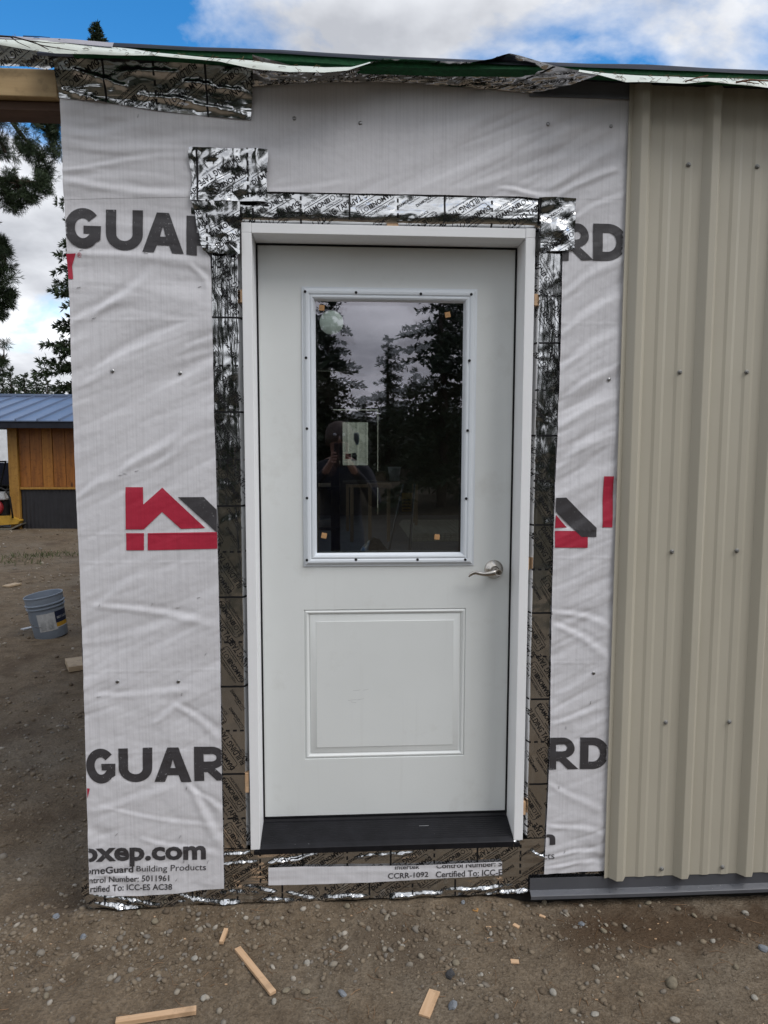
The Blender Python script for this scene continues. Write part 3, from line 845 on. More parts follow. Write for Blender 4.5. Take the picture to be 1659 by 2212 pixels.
clipS = px_to_xz([(582, 1874), (900, 1868), (1083, 1861), (1083, 1888), (800, 1903), (582, 1910)])
letters([('Intertek', .015, ((853, 1867), (906, 1865), (906, 1875), (853, 1877))), ('Control Number: 5011961', .015, ((942, 1863), (1135, 1856), (1135, 1868), (942, 1875))),
         ('CCRR-1092', .015, ((838, 1885), (925, 1881), (925, 1893), (838, 1897))), ('Certified To: ICC-ES AC38', .015, ((941, 1881), (1140, 1874), (1140, 1887), (941, 1894)))], 'printed_text', PRINT_DARK, strip, strip_y, .008, clipS, Y=-.012)

# cap nails and staples hold the wrap
for px, py in ((636, 258), (778, 268), (1182, 271), (1318, 275), (245, 802), (389, 806), (1314, 820), (255, 1471), (386, 1471), (1280, 1452)):
    p = W(px, py, -WOFF); y = float(sheet_y(p[0], p[2]))
    MB().lathe([(.0045, 0), (.0062, .0006), (.0058, .002), (.002, .0026)], (p[0], y, p[2]), (0, -1, 0), 12).build('nail_head', STEEL, wrap, True)
STAPLES = [(432, 620, 25), (172, 622, 15), (177, 542, 20), (487, 571, 5), (316, 548, -10), (205, 688, 20), (297, 1017, 15), (262, 1026, 10), (500 - 228, 1023, 0), (330, 1304, 80), (217, 1306, 70), (394, 1498, 80), (215, 1503, 5),
           (404, 1700, 80), (253, 1800, 50), (390, 1805, 60), (398, 1858, 75), (450, 1859, 70), (382, 1898, 50), (385, 1312, 0), (1191, 1323, 80), (1274, 1516, 85), (1206, 1699, 88), (1218, 1838, 60), (1221, 1570, 86), (300, 253, 75), (445, 1412, 60), (430, 1290, 20)]
for px, py, a in STAPLES:
    p = W(px, py, -WOFF); y = float(sheet_y(p[0], p[2])) - .0012; c, s = math.cos(math.radians(a)), math.sin(math.radians(a))
    MB().tube([(p[0] - c * .0055, y + .002, p[2] - s * .0055), (p[0] - c * .005, y, p[2] - s * .005), (p[0] + c * .005, y, p[2] + s * .005), (p[0] + c * .0055, y + .002, p[2] + s * .0055)], .0007, 5).build('staple', STEEL, wrap, True)

# ------------------------------------------------------------------ foil building tape
_t = {}


def t2(s, bold, size, sx=1., cx=0., cy=0.):
    k = (s, bold, size, sx)
    if k not in _t:
        v, t = text2d(s, bold, size, sx); v = v - (v.min(0) + v.max(0)) / 2; _t[k] = (v, t)
    v, t = _t[k]; return v + [cx, cy], t


def strokes(pts, w, closed=True):
    V, T = [], []; n = len(pts)
    for i in range(n if closed else n - 1):
        a, b = np.array(pts[i]), np.array(pts[(i + 1) % n]); d = b - a; L_ = np.linalg.norm(d)
        if L_ < 1e-6: continue
        nrm = np.array([-d[1], d[0]]) / L_ * w / 2; m = max(1, int(L_ / .012))
        for k in range(m):
            p, q = a + d * k / m, a + d * (k + 1) / m; o = len(V); V += [p - nrm, q - nrm, q + nrm, p + nrm]; T += [(o, o + 1, o + 2), (o, o + 2, o + 3)]
    return np.array(V), np.array(T)


def rrect(w, h, r, cx, cy):
    p = []
    for sx, sy, a0 in ((1, 1, 0), (-1, 1, 90), (-1, -1, 180), (1, -1, 270)):
        for k in range(4):
            a = math.radians(a0 + k * 30); p.append((cx + sx * (w / 2 - r) + r * math.cos(a), cy + sy * (h / 2 - r) + r * math.sin(a)))
    return p


def join(parts):
    V, T, b = [], [], 0
    for v, t in parts: V.append(v); T.append(t + b); b += len(v)
    return np.concatenate(V), np.concatenate(T)


BIG = join([t2('HIGH PERFORMANCE', .004, .0115, .92, -.004, .037), strokes(rrect(.128, .037, .008, .002, .009), .0016), t2('DIAMOND', .028, .0215, .92, -.020, .013), t2('KOTE', -.004, .0235, .9, .043, .013),
            t2('Building Products', 0., .0075, 1., .030, -.003), t2('BUILDING TAPE', .014, .0285, .74, .004, -.027), t2('diamondkotesiding.com', 0., .0095, 1., .012, -.0455)])
SMALL = join([t2('DIAMOND', .028, .0130, .9, -.018, 0.), t2('KOTE', 0., .0130, .9, .022, 0.), t2('Building Products', 0., .0062, 1., .012, -.0095)])


def rot2(v, deg):
    a = math.radians(deg); c, s = math.cos(a), math.sin(a); return v @ np.array([[c, s], [-s, c]])


def tape_pattern(lines, axis, across0, across1, phase=0):
    """lines: sorted positions along the tape (m); axis 'x' or 'z'; returns print in (x, z)"""
    parts = []; w = across1 - across0; mid = (across0 + across1) / 2
    for k, (s, solid) in enumerate(lines):
        if solid: segs = [(across0 - .02, across1 + .02)]
        else: segs = [(a, a + .013) for a in np.arange(across0 - .01, across1 + .02, .024)]
        for a, b in segs:
            p = [(s, a), (s, b)] if axis == 'x' else [(a, s), (b, s)]
            parts.append(strokes(p, .0062, False))
    pos = [l[0] for l in lines]; step = np.mean(np.abs(np.diff(pos))); dirn = np.sign(pos[-1] - pos[0])
    pos = [pos[0] - step * dirn] + pos + [pos[-1] + step * dirn]
    rng_ = np.random.default_rng(len(lines) * 7 + phase)
    for k in range(len(pos) - 1):
        s = (pos[k] + pos[k + 1]) / 2; m = (k + phase) % 4; r = 32 if axis == 'x' else -58
        items = {0: [(BIG, 0, .0, r)], 1: [(BIG, 0, .028, r + 180), (SMALL, .01, -.050, r + 180)], 2: [(SMALL, -.035, .030, r), (SMALL, .025, .035, r), (BIG, .0, -.062, r)],
                 3: [(BIG, .005, -.012, r + 180), (SMALL, -.03, .055, r + 180)]}[m]
        for (v, t), ds, da, rr in items:
            q = rot2(v, rr); ds += rng_.normal(0, .003)
            c = np.array([s + ds, mid + da]) if axis == 'x' else np.array([mid + da, s + ds])
            parts.append((q + c, t))
    return join(parts)


def foil_tape(name, label, edges, off, lines, axis, phase=0, hfun=None, res=.006, mat=None, group='foil building tape strips', extra=None, rise=None):
    """edges = bottom, top, left, right px polylines; a crinkled strip with its printing as a part"""
    E = [[W(*q, -off) for q in p] for p in edges]
    ln = [sum(np.linalg.norm(np.diff(np.array(p), axis=0), axis=1)) for p in E]
    P, F, u, v = coons(*E, max(4, int(max(ln[:2]) / res)), max(4, int(max(ln[2:]) / res)))
    sd_ = abs(hash(label)) % 97 if False else sum(map(ord, label)) % 97

    def yf(x, z):
        a, b = (x, z) if axis == 'x' else (z, x)
        h = .0016 * gnoise(a * 4, b * 45, sd_) + .0010 * gnoise(a * 11, b * 70, sd_ + 1) + .0008 * gnoise(x * 30, z * 30, sd_ + 2)
        h = np.maximum(h + .0016, 0.0002)
        if hfun is not None: h = h + hfun(x, z)
        return -(off + h)
    rough_ = rng.normal(0, .0010, len(P)); nu = len(u)
    P[:, 1] = yf(P[:, 0], P[:, 2])
    o = tag(mk(name, P, F, mat or (FOIL_X if axis == 'x' else FOIL_Z), smooth=True, loc=P.mean(0)), label, 'building tape', group)
    if lines:
        def lp(q): pt = W(*q[:2], -off); return (pt[0] if axis == 'x' else pt[2], q[2])
        ls = [lp(q) for q in lines]
        b = np.array(E[0]); ac = np.concatenate([np.array(e) for e in E])[:, 2 if axis == 'x' else 0]
        v2, t2_ = tape_pattern(ls, axis, ac.min(), ac.max(), phase)
        clip = np.concatenate([np.array(E[0]), np.array(E[3]), np.array(E[1])[::-1], np.array(E[2])[::-1]])[:, [0, 2]]
        v2_, tt = refine(v2, t2_, .014)
        tt = tt[in_poly(v2_[tt].mean(1), clip)]
        Pp = np.stack([v2_[:, 0], yf(v2_[:, 0], v2_[:, 1]) - .0007, v2_[:, 1]], -1)
        used = np.unique(tt); rm = np.zeros(len(Pp), int); rm[used] = np.arange(len(used))
        mk('printing', Pp[used], rm[tt], TAPE_INK, o)
    return o, yf


TG = 'foil building tape strips'


def ridges(lines, amp, w):
    Q = [(W(*a, 0)[[0, 2]], W(*b, 0)[[0, 2]]) for a, b in lines]

    def f(x, z):
        h = 0 * x
        for k, (p, q) in enumerate(Q):
            e = q - p; L2 = e @ e; t = ((x - p[0]) * e[0] + (z - p[1]) * e[1]) / L2; s_ = ((x - p[0]) * e[1] - (z - p[1]) * e[0]) / math.sqrt(L2)
            s_ = s_ + .006 * gnoise(t * 3 + k, 0 * t + .3, 90) + .002 * gnoise(t * 14 + k, 0 * t + .7, 91)
            ww = w * (.7 + .8 * np.abs(gnoise(t * 6 + k, 0 * t + .2, 92)))
            h = h + amp * sstep(-.05, .15, t) * sstep(1.05, .8, t) * np.exp(-(s_ / ww) ** 2) * (.7 + .9 * gnoise(t * 9, 0 * t + k * .37, 93))
        return h
    return f


base_r = ridges([((188, 1928), (355, 1955)), ((200, 1950), (300, 1957)), ((387, 1931), (455, 1946)), ((380, 1944), (520, 1947)), ((520, 1911), (690, 1940)), ((470, 1926), (600, 1925)), ((700, 1936), (800, 1932)), ((954, 1922), (1112, 1911)), ((850, 1931), (960, 1927)), ((560, 1942), (640, 1941)), ((1060, 1925), (1140, 1921))], .011, .0065)
sill_r = ridges([((470, 1866), (560, 1858)), ((480, 1845), (545, 1838)), ((575, 1864), (715, 1836)), ((548, 1838), (700, 1831)), ((690, 1832), (830, 1826)), ((820, 1831), (930, 1822)), ((920, 1824), (1050, 1818)), ((1040, 1820), (1130, 1814)), ((1146, 1834), (1184, 1856)), ((760, 1850), (900, 1838)), ((590, 1856), (660, 1850))], .010, .0055)
top_r = ridges([((165, 165), (285, 202)), ((137, 201), (242, 231)), ((345, 218), (545, 258)), ((270, 170), (400, 175)), ((300, 215), (430, 228)), ((400, 190), (540, 215))], .012, .009)
jog = lambda pts: pts
# vertical strips beside the frame, their inner edge rolled into the gap
rg = lambda x, z: .0042 * gnoise(x * 34, z * 3.1, 81) * sstep(1.0, 1.6, z) + .0022 * gnoise(x * 60, z * 7, 82) * sstep(.9, 1.5, z)
hl = lambda x, z: rg(x, z) - .022 * sstep(-.488, -.478, x)
hr = lambda x, z: rg(x, z) - .030 * sstep(.492, .480, x)
foil_tape('foil_tape', 'vertical foil tape down the left side of the door frame', ([(455, 1892), (541, 1892)], [(428, 486), (524, 486)], [(455, 1892), (440, 1200), (430, 700), (428, 486)], [(541, 1892), (530, 1000), (526, 700), (524, 486)]), .0032,
          [(0 + 490, y, s) for y, s in ((578, 0), (686, 1), (790, 0), (890, 1), (993, 0), (1093, 1), (1192, 0), (1290, 1), (1387, 0), (1483, 1), (1578, 0), (1672, 1), (1768, 0), (1856, 1))], 'z', 0, hl)
foil_tape('foil_tape', 'vertical foil tape down the right side of the door frame', ([(1124, 1892), (1215, 1890)], [(1154, 486), (1222, 488)], [(1124, 1892), (1130, 1700), (1146, 900), (1154, 486)], [(1215, 1890), (1218, 1300), (1222, 700), (1222, 488)]), .0034,
          [(1170, y, s) for y, s in ((639, 0), (741, 1), (843, 0), (941, 1), (1039, 0), (1134, 1), (1230, 0), (1324, 1), (1418, 0), (1510, 1), (1602, 0), (1693, 1), (1784, 0), (1872, 1))], 'z', 2, hr)
# base, sill, header
foil_tape('foil_tape', 'lowest foil tape along the foot of the wall with a torn shiny lower edge',
          ([(188, 1950), (196, 1960), (250, 1958), (330, 1958), (420, 1952), (520, 1948), (640, 1945), (760, 1940), (900, 1936), (1020, 1931), (1146, 1924), (1310, 1912)], [(178, 1906), (196, 1900), (480, 1880), (1310, 1876)], [(188, 1950), (176, 1930), (178, 1906)], [(1310, 1912), (1310, 1876)]), .0046,
          [(x, 1920, s) for x, s in ((227, 1), (322, 0), (416, 1), (513, 0), (610, 1), (703, 0), (798, 1), (891, 0), (983, 1), (1076, 0), (1168, 1), (1256, 0))], 'x', 1,
          lambda x, z: .016 * sstep(.030, -.005, z) * np.clip(.35 + .9 * gnoise(x * 6, z * 0 + 1, 5) + .8 * gnoise(x * 21, z * 6, 6), 0, 1.2) + base_r(x, z), res=.0036)
foil_tape('foil_tape', 'wide foil tape under the door sill above the printed wrap strip', ([(470, 1910), (800, 1906), (1185, 1890)], [(470, 1834), (545, 1834), (800, 1826), (1130, 1812), (1185, 1810)], [(470, 1910), (470, 1834)], [(1185, 1890), (1185, 1810)]), .0062,
          [(x, 1850, s) for x, s in ((562, 0), (654, 1), (750, 0), (844, 1), (938, 0), (1031, 1), (1124, 0))], 'x', 3,
          sill_r, res=.0036)
foil_tape('foil_tape', 'horizontal foil tape across the top of the door frame', ([(414, 489), (520, 489), (800, 492), (1160, 494), (1240, 492)], [(414, 416), (580, 408), (1150, 414), (1241, 418)], [(414, 489), (414, 416)], [(1240, 492), (1241, 418)]), .0064,
          [(x, 460, s) for x, s in ((444, 0), (547, 1), (650, 0), (755, 1), (859, 0), (960, 1), (1062, 0), (1163, 1))], 'x', 1,
          lambda x, z: -.030 * sstep(2.300, 2.284, z) * (np.abs(x) < .49) + .010 * np.exp(-((z - 2.328) / .030) ** 2) * (.7 + .5 * gnoise(x * 3, 0 * z, 61)) + .0015 * gnoise(x * 14, z * 80, 62))
over = lambda x, z: .012 + wrapH(x, z)
foil_tape('foil_tape', 'square patch of crumpled foil tape above the upper left corner of the door', ([(414, 438), (500, 439), (580, 441)], [(412, 325), (480, 326), (580, 328)], [(414, 438), (418, 390), (410, 345), (412, 325)], [(580, 441), (577, 390), (581, 345), (580, 328)]), .0030,
          [(429, 380, 1), (537, 380, 0)], 'x', 2, lambda x, z: over(x, z) + .009 * gnoise(x * 9 + z * 9, (z - x) * 15, 4) + .004 * gnoise(x * 30, z * 26, 6) + .008, mat=FOIL)
foil_tape('foil_tape', 'ragged foil tape piece lapping the upper left frame corner over dark letters', ([(442, 545), (457, 550), (494, 552), (520, 552)], [(416, 437), (470, 437), (520, 440)], [(442, 545), (436, 528), (434, 508), (427, 490), (424, 462), (416, 437)], [(520, 552), (520, 500), (520, 440)]), .0035,
          [(450, 520, 0), (553, 520, 1)], 'x', 3, lambda x, z: over(x, z) + .007 * gnoise(x * 10 + z * 14, (z - x) * 9, 14) + .003 * gnoise(x * 34, z * 28, 16) + .006, mat=FOIL)
foil_tape('foil_tape', 'short foil tape piece folded over the upper right frame corner', ([(1160, 545), (1215, 545), (1237, 541)], [(1160, 432), (1200, 430), (1241, 432)], [(1160, 545), (1163, 490), (1160, 432)], [(1237, 541), (1238, 490), (1241, 432)]), .0033,
          [(1163, 480, 1), (1265, 480, 0)], 'x', 1, lambda x, z: over(x, z) + .007 * gnoise(x * 10 - z * 9, (z + x) * 15, 24) + .003 * gnoise(x * 34, z * 28, 26) + .005, mat=FOIL)
foil_tape('foil_tape', 'wide crooked foil tape at the top left under the eave', ([(131, 215), (250, 229), (345, 244), (450, 256), (543, 264)], [(128, 116), (330, 122), (552, 140)], [(131, 215), (127, 170), (128, 116)], [(543, 264), (549, 200), (552, 140)]), .0034,
          [(232, 180, 1), (340, 180, 0), (450, 190, 1), (548, 190, 0)], 'x', 1,
          lambda x, z: over(x, z) + .36 * np.clip(z - 2.655 + .09 * (x + .9), 0, .2) + .0035 * gnoise(x * 3.2, z * 24 + x * 9, 34) + top_r(x, z), res=.0042)
foil_tape('foil_tape', 'foil tape end lying on the porch beam at the top left', ([(-220, 140), (0, 146), (60, 147), (104, 154), (128, 146)], [(-220, 92), (128, 114)], [(-220, 140), (-220, 92)], [(128, 146), (128, 114)]), .0035,
          [(-5, 120, 1), (103, 120, 0)], 'x', 2, lambda x, z: .008 + .34 * np.clip(z - 2.74, 0, .2))
# the long tape that bulges from the wall head out over the eave
btm = [(545, 187), (620, 182), (700, 178), (829, 177), (900, 180), (970, 187), (1070, 194), (1147, 201)]
top_ = [(545, 118), (625, 140), (700, 150), (760, 144), (800, 134), (829, 127), (890, 129), (954, 132), (1020, 134), (1062, 127), (1085, 119), (1100, 115), (1120, 119), (1150, 128), (1200, 143), (1256, 153), (1300, 160)]
EY = -.135
nu, nv = 220, 26
bb = polyf([W(*q, -.022) for q in btm])(np.linspace(0, 1, nu)); tt_ = polyf([W(*q, EY) for q in top_])(np.linspace(0, 1, nu)); vv = np.linspace(0, 1, nv)


def eave_pt(u, v):
    """u, v in 0..1 -> point on the bulging tape"""
    b_ = np.stack([np.interp(u, np.linspace(0, 1, nu), bb[:, i]) for i in range(3)], -1); t_ = np.stack([np.interp(u, np.linspace(0, 1, nu), tt_[:, i]) for i in range(3)], -1)
    k = v ** 1.5; s = v ** .8
    y = b_[..., 1] + (t_[..., 1] - b_[..., 1]) * k; x = b_[..., 0] + (t_[..., 0] - b_[..., 0]) * v; z = b_[..., 2] + (t_[..., 2] - b_[..., 2]) * s
    w = .011 * gnoise(u * 16 + v * 2, v * 6, 41) + .006 * gnoise(u * 45, v * 12, 42)
    w = w * np.minimum(1, v * 4) * np.minimum(1, (1 - v) * 5 + .2)
    return np.stack([x, y - w, z - w * .6], -1)


uu, vv2 = np.meshgrid(np.linspace(0, 1, nu), vv); P = eave_pt(uu, vv2).reshape(-1, 3)
i = (np.arange(nv - 1)[:, None] * nu + np.arange(nu - 1)[None]).ravel()
eave = tag(mk('foil_tape', P, np.stack([i, i + 1, i + nu + 1, i + nu], 1), FOIL, smooth=True, loc=P.mean(0)), 'loose foil tape bulging out over the roof edge, peaked near the grey trim', 'building tape', TG)
lenx = 1.0; ls = [((655 - 545) / 610, 1), ((760 - 545) / 610, 0), ((867 - 545) / 610, 1), ((968 - 545) / 610, 0), ((1072 - 545) / 610, 1)]
v2, t_ = tape_pattern([(a * .95, s) for a, s in ls], 'x', -.09, .09, 2)
v2, t_ = refine(v2, t_, .012); uv = np.stack([v2[:, 0] / .95, (v2[:, 1] + .075) / .15], -1)
t_ = t_[((uv[t_].mean(1) > .012) & (uv[t_].mean(1) < .985)).all(1)]
Pp = eave_pt(np.clip(uv[:, 0], 0, 1), np.clip(uv[:, 1], 0, 1)); e1 = eave_pt(np.clip(uv[:, 0] + .004, 0, 1), np.clip(uv[:, 1], 0, 1)) - Pp; e2 = eave_pt(np.clip(uv[:, 0], 0, 1), np.clip(uv[:, 1] + .02, 0, 1)) - Pp
nn = np.cross(e1, e2); nn /= np.linalg.norm(nn, axis=1)[:, None] + 1e-9; nn *= np.sign(-nn[:, 1:2] + 1e-9); Pp = Pp + nn * .0012
used = np.unique(t_); rm = np.zeros(len(Pp), int); rm[used] = np.arange(len(used)); mk('printing', Pp[used], rm[t_], TAPE_INK, eave)

# ------------------------------------------------------------------ roof edge
def ribbon(name, mat, parent, up, lo, Yu, Yl, wob=.004, n=160, rows=6, thick=.0, seed=0, label=None, cat=None):
    a = polyf([W(*q, Yu) for q in up])(np.linspace(0, 1, n)); b = polyf([W(*q, Yl) for q in lo])(np.linspace(0, 1, n))
    V = []
    for k in range(rows):
        t = k / (rows - 1); p = a * (1 - t) + b * t; q = p.copy()
        q[:, 1] -= wob * gnoise(p[:, 0] * 6, np.full(n, t * 2.), seed) + wob * .8 * math.sin(t * math.pi); V.append(q)
    V = np.concatenate(V); i = (np.arange(rows - 1)[:, None] * n + np.arange(n - 1)[None]).ravel()
    o = mk(name, V, np.stack([i, i + n, i + n + 1, i + 1], 1), mat, parent, True, loc=None if parent else V.mean(0))
    if label: tag(o, label, cat)
    return o


gy0 = -.118
gu = [(150, 95), (240, 97), (420, 106), (600, 112), (790, 124), (950, 131), (1150, 138), (1260, 142), (1400, 147), (1528, 152), (1659, 157), (1900, 166)]
gl = [(150, 108), (240, 108), (420, 120), (600, 130), (790, 143), (950, 148), (1150, 150), (1260, 154), (1400, 162), (1528, 167), (1659, 172), (1900, 182)]
a = [W(*q, gy0) for q in gu]; b = [W(*q, gy0) for q in gl]
gm = MB(); n = len(a)
for k in range(n): gm.v += [tuple(a[k]), tuple(b[k]), (b[k][0], gy0 + .045, b[k][2]), (a[k][0], gy0 + .045, a[k][2])]
for k in range(n - 1):
    for j in range(4): gm.f.append([4 * k + j, 4 * k + (j + 1) % 4, 4 * k + 4 + (j + 1) % 4, 4 * k + 4 + j])
gm.f += [[0, 1, 2, 3], [4 * n - 1, 4 * n - 2, 4 * n - 3, 4 * n - 4]]
gm.build('fascia_board', GREEN, bld)
# overhang: soffit board from the wall head to the fascia
e0, e1 = W(150, 100, gy0), W(1900, 180, gy0)
so = MB(); v = []
for x in cols: zf_ = float(np.interp(x, [p[0] for p in a], [p[2] for p in a])) - .004; v += [(x, gy0 + .046, zf_ - .008), (x, .0005, zd(x) + .001), (x, .0005, zd(x) + .009), (x, gy0 + .046, zf_)]
so.add(v, [[4 * k + j, 4 * k + (j + 1) % 4, 4 * k + 4 + (j + 1) % 4, 4 * k + 4 + j] for k in range(nq - 1) for j in range(4)]); so.build('overhang_deck', UNDER, bld)
ribbon('roof_felt', UNDER, bld, [(x, y - 5 - 3 * math.exp(-((x - 1400) / 40) ** 2)) for x, y in gu], [(x, y + 3) for x, y in gu], gy0 + .02, gy0 - .006, .003, seed=3)
memL = ribbon('roof_membrane', MEMB, None, [(-260, 66), (0, 80), (60, 82), (120, 86), (200, 96), (240, 101), (290, 107), (330, 113), (415, 121), (475, 126), (550, 131), (625, 142), (700, 146), (760, 144), (800, 134)],
              [(-260, 80), (0, 97), (60, 108), (120, 115), (200, 117), (240, 119), (290, 120), (330, 120), (415, 127), (475, 133), (550, 148), (625, 156), (700, 157), (750, 152), (800, 136)], -.118 - .012, -.155, .006, 220, 7, seed=1,
              label='pale curling roof membrane hanging over the left eave with needles stuck on it', cat='roof membrane')
memR = ribbon('roof_membrane', MEMB, None, [(1250, 152), (1294, 158), (1352, 161), (1394, 163), (1480, 167), (1528, 168), (1592, 170), (1659, 172), (1900, 182)],
              [(1250, 154), (1294, 161), (1352, 178), (1394, 178), (1480, 180), (1528, 175), (1592, 183), (1659, 190), (1900, 200)], -.118 - .012, -.16, .006, 160, 7, seed=5,
              label='pale roof membrane edge hanging over the right eave above the beige siding', cat='roof membrane')
up2 = [(-260, 62), (0, 76), (60, 80), (150, 84), (240, 92), (246, 92)]; lo2 = [(-260, 70), (0, 83), (60, 86), (150, 93), (236, 101), (243, 101)]
o = ribbon('metal_edge', FLASH, None, up2, lo2, -.128, -.140, .001, 60, 3, label='thin pale metal drip edge on top of the left roof end', cat='flashing'); o.data.materials[0] = simple('pale_metal', (.34, .33, .36), .4, 0, .5)


# needles and twigs lying on the membranes
def needles_on(mem, n, xr, name):
    me = mem.data; V = np.array([v.co[:] for v in me.vertices]) + ORG[mem.name]; k = rng.integers(0, len(V), n); m = MB()
    for q in V[k]:
        if not xr[0] < q[0] < xr[1]: continue
        L_ = rng.uniform(.006, .022); a = rng.normal(.15, .5); d = np.array([math.cos(a), 0, math.sin(a)]) * L_ / 2
        m.tube([q - d + [0, -.003, 0], q + [0, -.004, .001], q + d + [0, -.003, 0]], .0007, 3, False)
    return tag(m.build(name, DRY), 'dry brown conifer needles stuck to the roof membrane', None, None, 'stuff')


needles_on(memL, 90, (-1.3, -.2), 'fallen_needles'); needles_on(memR, 110, (.6, 1.5), 'fallen_needles')


def twig(name, label, pts, subs, Y, r, mat=BARK):
    m = MB(); m.tube([W(*q, Y - .004 * (k % 3)) for k, q in enumerate(pts)], [r * (1 - .5 * k / len(pts)) for k in range(len(pts))], 5)
    for s in subs: m.tube([W(*q, Y - .006) for q in s], [r * .6, r * .4, r * .25][:len(s)], 4)
    o = m.build(name, mat, None, True, loc=W(*pts[0], Y)); return tag(o, label, 'twig')


twig('fallen_twig', 'bare forked twig lying over the membrane at the far left of the roof edge', [(-40, 77), (0, 78), (30, 80), (60, 88), (90, 98)], [[(20, 78), (40, 92), (65, 103)], [(50, 78), (85, 79), (108, 81)], [(60, 88), (100, 92), (140, 95)], [(75, 92), (105, 107)], [(90, 98), (125, 104), (168, 110)]], -.165, .0028)
REDB = simple('red_bark', (.16, .075, .045), .8, 0, .2)
twig('fallen_twig', 'thin reddish twig on the right roof membrane above the second siding rib', [(1350 + 130, 176), (1500, 170), (1530, 163)], [[(1490, 174), (1505, 176)]], -.166, .0022, REDB)
twig('fallen_twig', 'thick brown twigs on the roof membrane at the far right', [(1590, 178), (1620, 173), (1665, 175)], [[(1605, 176), (1640, 181)], [(1635, 173), (1650, 182)]], -.166, .003, REDB)

# porch beam at the left
bz1, bz0 = W(60, 146, 0)[2], W(60, 207, 0)[2]
beam = thing('porch_beam', 'knotty timber porch beam running left from the wrapped corner', 'beam', (-1.03, .05, bz0))
MB().box(-5.6, -1.034, .004, .093, bz0, bz1, .003).build('timber', BEAM, beam)
MB().box(-5.6, -1.034, .030, .120, bz0 - .030, bz0 - .002, .002).build('shaded_underside', wood('shaded_timber', (.07, .035, .02), (.12, .065, .04), 0), beam)  # set-back strip coloured dark as the beam's underside in shade
MB().box(-5.6, -5.46, .0, .14, -.05, bz0 - .032, .003).build('post', BEAM, beam)

# ------------------------------------------------------------------ siding, flashings
PZ0, PZ1 = .062, 2.742
sp = thing('siding_panel', 'beige ribbed steel siding panel with screw heads right of the wrap', 'siding panel', (1.2, 0, PZ0))
prof = []
ribs = [.790 + .2345 * k for k in range(9)]
PY = -.020
prof += [(.7655, PY - .004), (.7665, PY - .006), (.772, PY - .004)]
for k, rx in enumerate(ribs):
    prof += [(rx - .008, PY), (rx + .011, PY - .0235), (rx + .0135, PY - .025), (rx + .034, PY - .025), (rx + .0365, PY - .0235), (rx + .054, PY)]
    for mx in (rx + .108, rx + .178):
        prof += [(mx - .019, PY), (mx - .009, PY - .0034), (mx + .009, PY - .0034), (mx + .019, PY)]
zs = np.linspace(PZ0, PZ1, 40); pr = np.array(prof); npf = len(pr)
V = np.concatenate([np.stack([pr[:, 0], pr[:, 1] + .0007 * gnoise(pr[:, 0] * 4, np.full(npf, z * 2.3), 70) - .0006 * gnoise(pr[:, 0] * 3, np.full(npf, z * 9.), 71), np.full(npf, z)], -1) for z in zs])
i = (np.arange(len(zs) - 1)[:, None] * npf + np.arange(npf - 1)[None]).ravel()
pan = mk('steel_sheet', V, np.stack([i, i + 1, i + npf + 1, i + npf], 1), SIDING, sp)
sol = pan.modifiers.new('thickness', 'SOLIDIFY'); sol.thickness = .0012; sol.offset = -1
for px, py in ((1486, 357), (1634, 361), (1467, 804), (1611, 804), (1450, 1191), (1590, 1189), (1437, 1559), (1574, 1558), (1428, 1875), (1559, 1871)):
    p = W(px, py, PY)
    MB().lathe([(.0076, 0), (.0076, .0015), (.0060, .003)], (p[0], PY - .0045, p[2]), (0, -1, 0), 16).build('screw_washer', SCREW, sp, True)
    MB().lathe([(.0046, .002), (.0046, .0065), (.0038, .0075)], (p[0], PY - .0045, p[2]), (0, -1, 0), 6).build('screw_head', SCREW, sp)
fx0 = W(1145, 1910, -.02)[0]
bf = thing('base_flashing', 'dark grey sloped steel flashing along the foot of the siding, beaded with dew', 'flashing', (fx0, 0, 0))
pf = [(-.0165, .066), (-.0165, .021), (-.035, .0115), (-.0362, .0100), (-.0362, -.001), (-.031, -.004)]
V = []; xs_ = np.linspace(fx0, 6.9, 60)
for x in xs_: V += [(x, y, z + .001 * math.sin(x * 5) - .0025 * (x - fx0) * (x < 3)) for y, z in pf]
F = [[k * 6 + j, k * 6 + 6 + j, k * 6 + 7 + j, k * 6 + 1 + j] for k in range(59) for j in range(5)]
o = mk('folded_sheet', V, F, FLASH, bf); s_ = o.modifiers.new('thickness', 'SOLIDIFY'); s_.thickness = .0011
m = Mat('water', (.9, .92, .95), .04, 0, .5); m.set('Transmission Weight', 1.0); m.set('IOR', 1.33); WATER = m.m
nd = 520; xd = rng.uniform(fx0 + .01, 1.6, nd); td = rng.uniform(.05, .98, nd); sd_ = rng.uniform(.0009, .0030, nd) * rng.uniform(.5, 1, nd)
Pd = np.stack([xd, -.0165 + (-.035 + .0165) * td, .021 - .0095 * td - .0025 * (xd - fx0) + .0006], -1)
Rd = ICO_V[None] * sd_[:, None, None] * np.array([1, 1, .6]) + Pd[:, None]; Fd = (ICO_F[None] + (np.arange(nd) * len(ICO_V))[:, None, None]).reshape(-1, 3)
o = mk('dew_drops', Rd.reshape(-1, 3), Fd, WATER, bf, True); o['kind'] = 'stuff'
tz0, tz1 = W(1250, 205, -.03)[2], W(1250, 166, -.03)[2]; tx0, tx1 = W(1146, 190, -.03)[0], W(1356, 190, -.03)[0]
tx1 = .772
tf = MB().box(tx0, tx1, -.0175, -.0155, tz0, tz1).box(tx0, tx1, -.0155, -.010, tz0, tz0 + .0015).box(tx0, tx1 - .004, -.021, -.0178, tz0 - .004, tz0 + .006).build('top_flashing', FLASH, None, False, (tx0, -.03, tz0))
tf.data.materials[0] = simple('blue_grey_trim', (.15, .16, .185), .4, 0, .5)
tag(tf, 'blue grey steel trim under the eave left of the beige siding', 'flashing')

